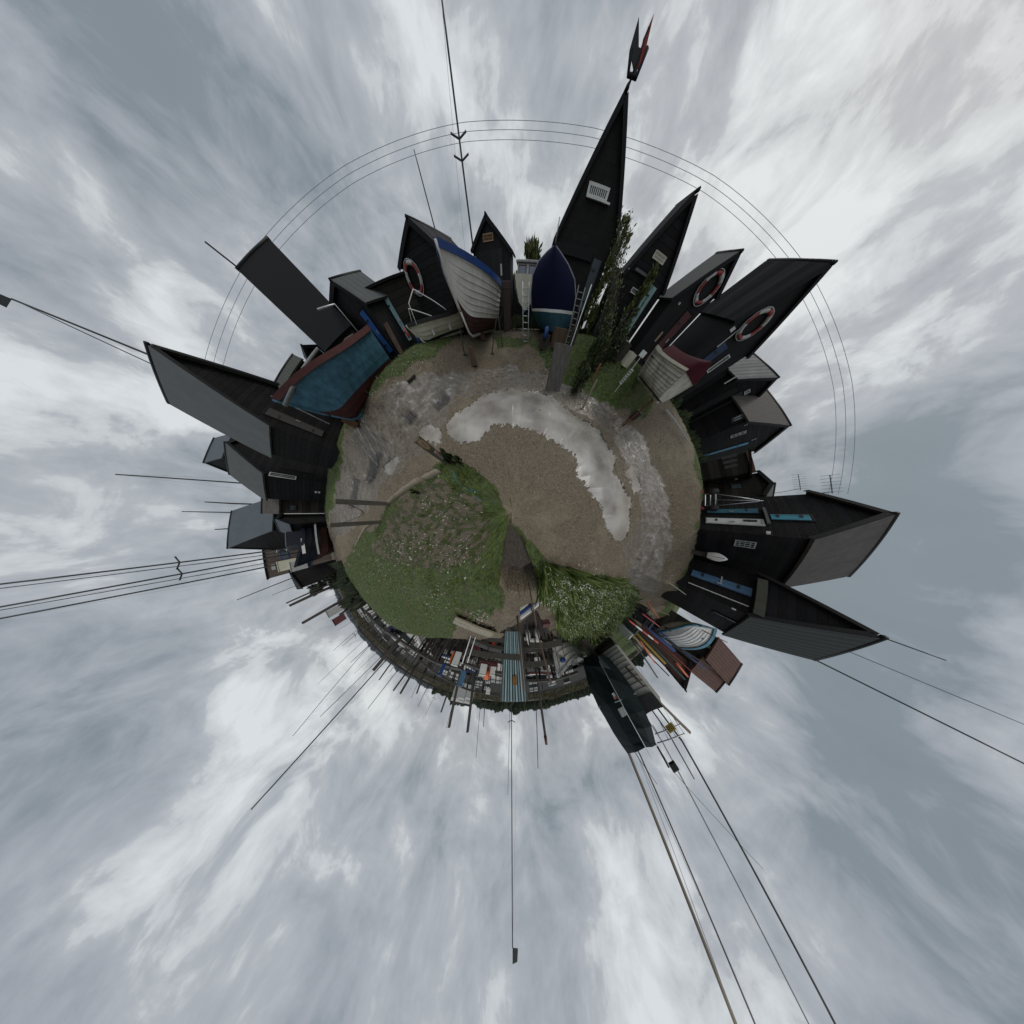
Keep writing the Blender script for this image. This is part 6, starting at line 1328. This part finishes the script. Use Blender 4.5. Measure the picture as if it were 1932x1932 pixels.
b_ = onto(850, 868, 4.1); shrub('dark tuft of leaves at the foot of the bollard', 'bush', b_, .22, .22, 900, .10, 13, 2, LEAF, cat='bush', taper=.2)
b_ = gp(878, 880); shrub('low broad-leaved weed right of the bollard', 'weed', b_, .12, .14, 160, .10, 14, 2, LEAF, cat='weed', taper=.1)
b_ = gp(795, 930); shrub('small weed growing by the middle log', 'weed', b_, .14, .12, 160, .08, 15, 2, LEAF, cat='weed', taper=.1)
# grass: blades over all grassy ground
g = np.random.default_rng(21)
def blades(n, d0, d1, a0, a1, hmin, hmax, w, seed, cond=None, keep=.5, clump=True, powd=1.0, pal=None):
    g = np.random.default_rng(seed); a = g.uniform(math.radians(a0), math.radians(a1), n); d = d0*(d1/d0)**(g.uniform(0, 1, n)**powd)
    x, y = d*np.cos(a), d*np.sin(a); z_ = zg_np(a, d); gr, mu, pu, tr = zones(x, y, z_)
    ok = (gr > keep*g.uniform(.4, 1.6, n)) & (pu < .5)
    if cond is not None: ok &= cond(x, y, z_)
    cl = fbm(x, y, 2.2, 3, 31); ok &= cl > g.uniform(.15, .55, n)*(1 if clump else 0)
    x, y, z_, cl, d = x[ok], y[ok], z_[ok], cl[ok], d[ok]; k = len(x)
    h_ = g.uniform(hmin, hmax, k)*(.5+1.1*cl); t_ = g.uniform(0, 2*np.pi, k); ww = w*g.uniform(.6, 1.4, k)*np.clip(d/5, .7, 2.6)
    lx, ly = g.normal(0, .5, k)*h_, g.normal(0, .5, k)*h_
    v = np.zeros((k, 4, 3)); dx, dy = np.cos(t_)*ww/2, np.sin(t_)*ww/2
    v[:, 0] = np.stack([x-dx, y-dy, z_-.01], -1); v[:, 1] = np.stack([x+dx, y+dy, z_-.01], -1)
    v[:, 2] = np.stack([x+dx*.7+lx*.4, y+dy*.7+ly*.4, z_+h_*.6], -1); v[:, 3] = np.stack([x+lx, y+ly, z_+h_], -1)
    return v.reshape(-1, 3), k, (x, y, z_, h_)
def quads(name, v, k, mat):
    me = bpy.data.meshes.new(name); me.vertices.add(k*4); me.vertices.foreach_set('co', v.ravel()); me.loops.add(k*4); me.loops.foreach_set('vertex_index', np.arange(k*4))
    me.polygons.add(k); me.polygons.foreach_set('loop_start', np.arange(k)*4); me.update(calc_edges=True); me.materials.append(mat)
    o = bpy.data.objects.new(name, me); COL.objects.link(o); return o
v, k, _ = blades(260000, 1.9, 24, 0, 360, .03, .10, .010, 41, powd=.8)
tag(quads('grass', v, k, GRASSM), 'short green grass over the verges and the near meadow', 'grass', kind='stuff'); print('GRASS', k)
tall = lambda x, y, z_: inpoly(*[q+(fbm(x, y, 2.6, 4, 90+i_)-.5)*75 for i_, q in enumerate(proj(x, y, z_))], [(1030, 1050), (1100, 1075), (1180, 1085), (1200, 1120), (1205, 1290), (1120, 1320), (1060, 1190), (1010, 1095)])
v, k, (x, y, z_, h_) = blades(120000, 2.2, 12, 270, 345, .12, .40, .013, 43, cond=tall, keep=.2, clump=True)
tag(quads('tall_grass', v, k, GRASSP), 'dense tall flowering grass at the harbour edge', 'grass', kind='stuff'); print('TALL', k)
def petals(n, X_, Y_, Z_, s, seed):
    g = np.random.default_rng(seed); i_ = g.integers(0, len(X_), n); x, y, z_ = X_[i_]+g.normal(0, .03, n), Y_[i_]+g.normal(0, .03, n), Z_[i_]
    ss = s*g.uniform(.6, 1.5, n); t_ = g.uniform(0, 6.28, n); v = np.zeros((n, 4, 3)); tz = g.normal(0, .4, (n, 2))
    for q in range(4):
        c, s_ = np.cos(t_+q*math.pi/2)*ss, np.sin(t_+q*math.pi/2)*ss; v[:, q] = np.stack([x+c, y+s_, z_+tz[:, 0]*c+tz[:, 1]*s_], -1)
    return v.reshape(-1, 3), n
v, k = petals(14000, x, y, z_+h_*1.0, .0105, 44); tag(quads('white_flowers', v, k, FLOW), 'tiny white flowers scattered through the tall grass', 'flowers', kind='stuff')
spots = [(855, 962, 40), (800, 1010, 35), (745, 1075, 30), (712, 1100, 22), (760, 1035, 20), (700, 1060, 18), (870, 1050, 25), (820, 1130, 20), (1035, 660, 14), (1030, 700, 16), (1090, 735, 20), (1070, 745, 14), (795, 690, 20), (745, 722, 16), (720, 750, 10), (690, 790, 10), (905, 1160, 12), (750, 1170, 12), (680, 1120, 10), (1110, 1095, 25), (1150, 700, 12)]
px_, py_ = [], []
for cx_, cy_, s_ in spots: px_ += list(g.normal(cx_, s_, 150)); py_ += list(g.normal(cy_, s_*.7, 150))
pts = [gp(a, b_) for a, b_ in zip(px_, py_)]; pts = [p for p in pts if p.z > -.2 and math.hypot(p.x, p.y) < 20]
ar = np.array(pts); dd_ = np.hypot(ar[:, 0], ar[:, 1]); v, k = petals(3200, ar[:, 0], ar[:, 1], ar[:, 2]+.10, .013, 45); tag(quads('daisies', v, k, FLOW), 'white daisies dotted over the short grass', 'flowers', kind='stuff')
# loose stones on the gravel
gn = np.random.default_rng(77); n = 22000; a = gn.uniform(0, 2*np.pi, n); d = 1.9*(15/1.9)**gn.uniform(0, 1, n)**.85; x, y = d*np.cos(a), d*np.sin(a); z_ = zg_np(a, d); gr, mu, pu, tr = zones(x, y, z_)
ok = (gr < .5) & (gn.random(n) > mu*.8) & (z_ > -.2) & (pu < .5); x, y, z_, d = x[ok], y[ok], z_[ok], d[ok]; k = len(x); s_ = gn.uniform(.004, .010, k)*np.clip(d/4, .8, 2.0)*(gn.random(k)**2*1.6+.6)
base = np.array([(1, 0, 0), (0, 1, 0), (-1, 0, 0), (0, -1, 0), (0, 0, .7), (0, 0, -.7)]); V = base[None]*s_[:, None, None]*gn.uniform(.6, 1.3, (k, 6, 1)); rot = gn.uniform(0, 6.28, k); c_, sn = np.cos(rot)[:, None], np.sin(rot)[:, None]
V = np.stack([V[:, :, 0]*c_-V[:, :, 1]*sn+x[:, None], V[:, :, 0]*sn+V[:, :, 1]*c_+y[:, None], V[:, :, 2]+(z_+.03)[:, None]], -1)
T_ = np.array([(0, 1, 4), (1, 2, 4), (2, 3, 4), (3, 0, 4), (1, 0, 5), (2, 1, 5), (3, 2, 5), (0, 3, 5)]); Fi = (T_[None]+np.arange(k)[:, None, None]*6).reshape(-1)
me = bpy.data.meshes.new('gravel_stones'); me.vertices.add(k*6); me.vertices.foreach_set('co', V.ravel()); me.loops.add(len(Fi)); me.loops.foreach_set('vertex_index', Fi); me.polygons.add(k*8); me.polygons.foreach_set('loop_start', np.arange(k*8)*3); me.update(calc_edges=True)
sm = leafmat('stone', (.13, .105, .08), (.42, .36, .28)); me.materials.append(sm); o = bpy.data.objects.new('gravel_stones', me); COL.objects.link(o); tag(o, 'loose flint pebbles strewn over the gravel track', 'gravel', kind='stuff')
# reeds and scrub along the mud edge, and the far bank
def far_belt(name, label, a0, a1, d, n, hmin, hmax, leaf, seed, mat, zb=-.75, jag=.6, wdt=14):
    g = np.random.default_rng(seed); a = g.uniform(math.radians(a0), math.radians(a1), n); dd = d+g.uniform(0, wdt, n)
    top = hmin+(hmax-hmin)*(fbm(a*22, a*0+3, 1.0, 5, seed)**1.5*1.6)*g.uniform(.8, 1.0, n); zz = zb+top*g.random(n)**.7
    x, y = dd*np.cos(a), dd*np.sin(a); v = np.zeros((n, 4, 3)); t_ = g.uniform(0, 6.28, n); l = leaf*g.uniform(.5, 1.5, n); tx, ty = -np.sin(a), np.cos(a)
    for q in range(4):
        c, s_ = np.cos(t_+q*math.pi/2)*l*.6, np.sin(t_+q*math.pi/2)*l; v[:, q] = np.stack([x+tx*c, y+ty*c, zz+s_], -1)
    o = quads(name, v.reshape(-1, 3), n, mat); return tag(o, label, 'vegetation', kind='stuff')
MARSH = leafmat('marsh_reeds', (.050, .048, .026), (.11, .10, .06))
far_belt('marsh_reeds', 'brown-green marsh and reeds on the far bank', 192, 312, 96, 26000, .3, 1.6, .35, 51, MARSH, wdt=60)
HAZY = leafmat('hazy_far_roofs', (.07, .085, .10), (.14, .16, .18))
far_belt('far_trees', 'distant line of dark trees beyond the marsh', 246, 316, 330, 16000, 2, 8, 1.3, 52, LEAFD, wdt=30)
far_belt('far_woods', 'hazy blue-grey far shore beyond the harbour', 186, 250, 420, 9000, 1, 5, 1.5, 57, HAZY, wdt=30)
far_belt('bank_reeds', 'rough reeds along the muddy harbour bank', 205, 262, 12.2, 5000, .15, .7, .12, 53, MARSH, zb=-1.1, wdt=3)
far_belt('harbour_clutter', 'dark tangle of gear, ropes and timbers on the harbour mud', 200, 300, 15, 5200, .1, 1.1, .17, 58, leafmat('dark_clutter', (.012, .011, .010), (.06, .05, .045)), zb=-1.2, wdt=17)
far_belt('bank_scrub', 'dark scrub behind the left-hand piles', 196, 212, 19, 5000, .2, 1.2, .16, 54, LEAFD, zb=.35, wdt=5)
far_belt('yard_scrub', 'brambles and weeds along the foot of the huts', 15, 150, 14.2, 9000, .15, .7, .10, 55, LEAF, zb=1.25, wdt=1.2)
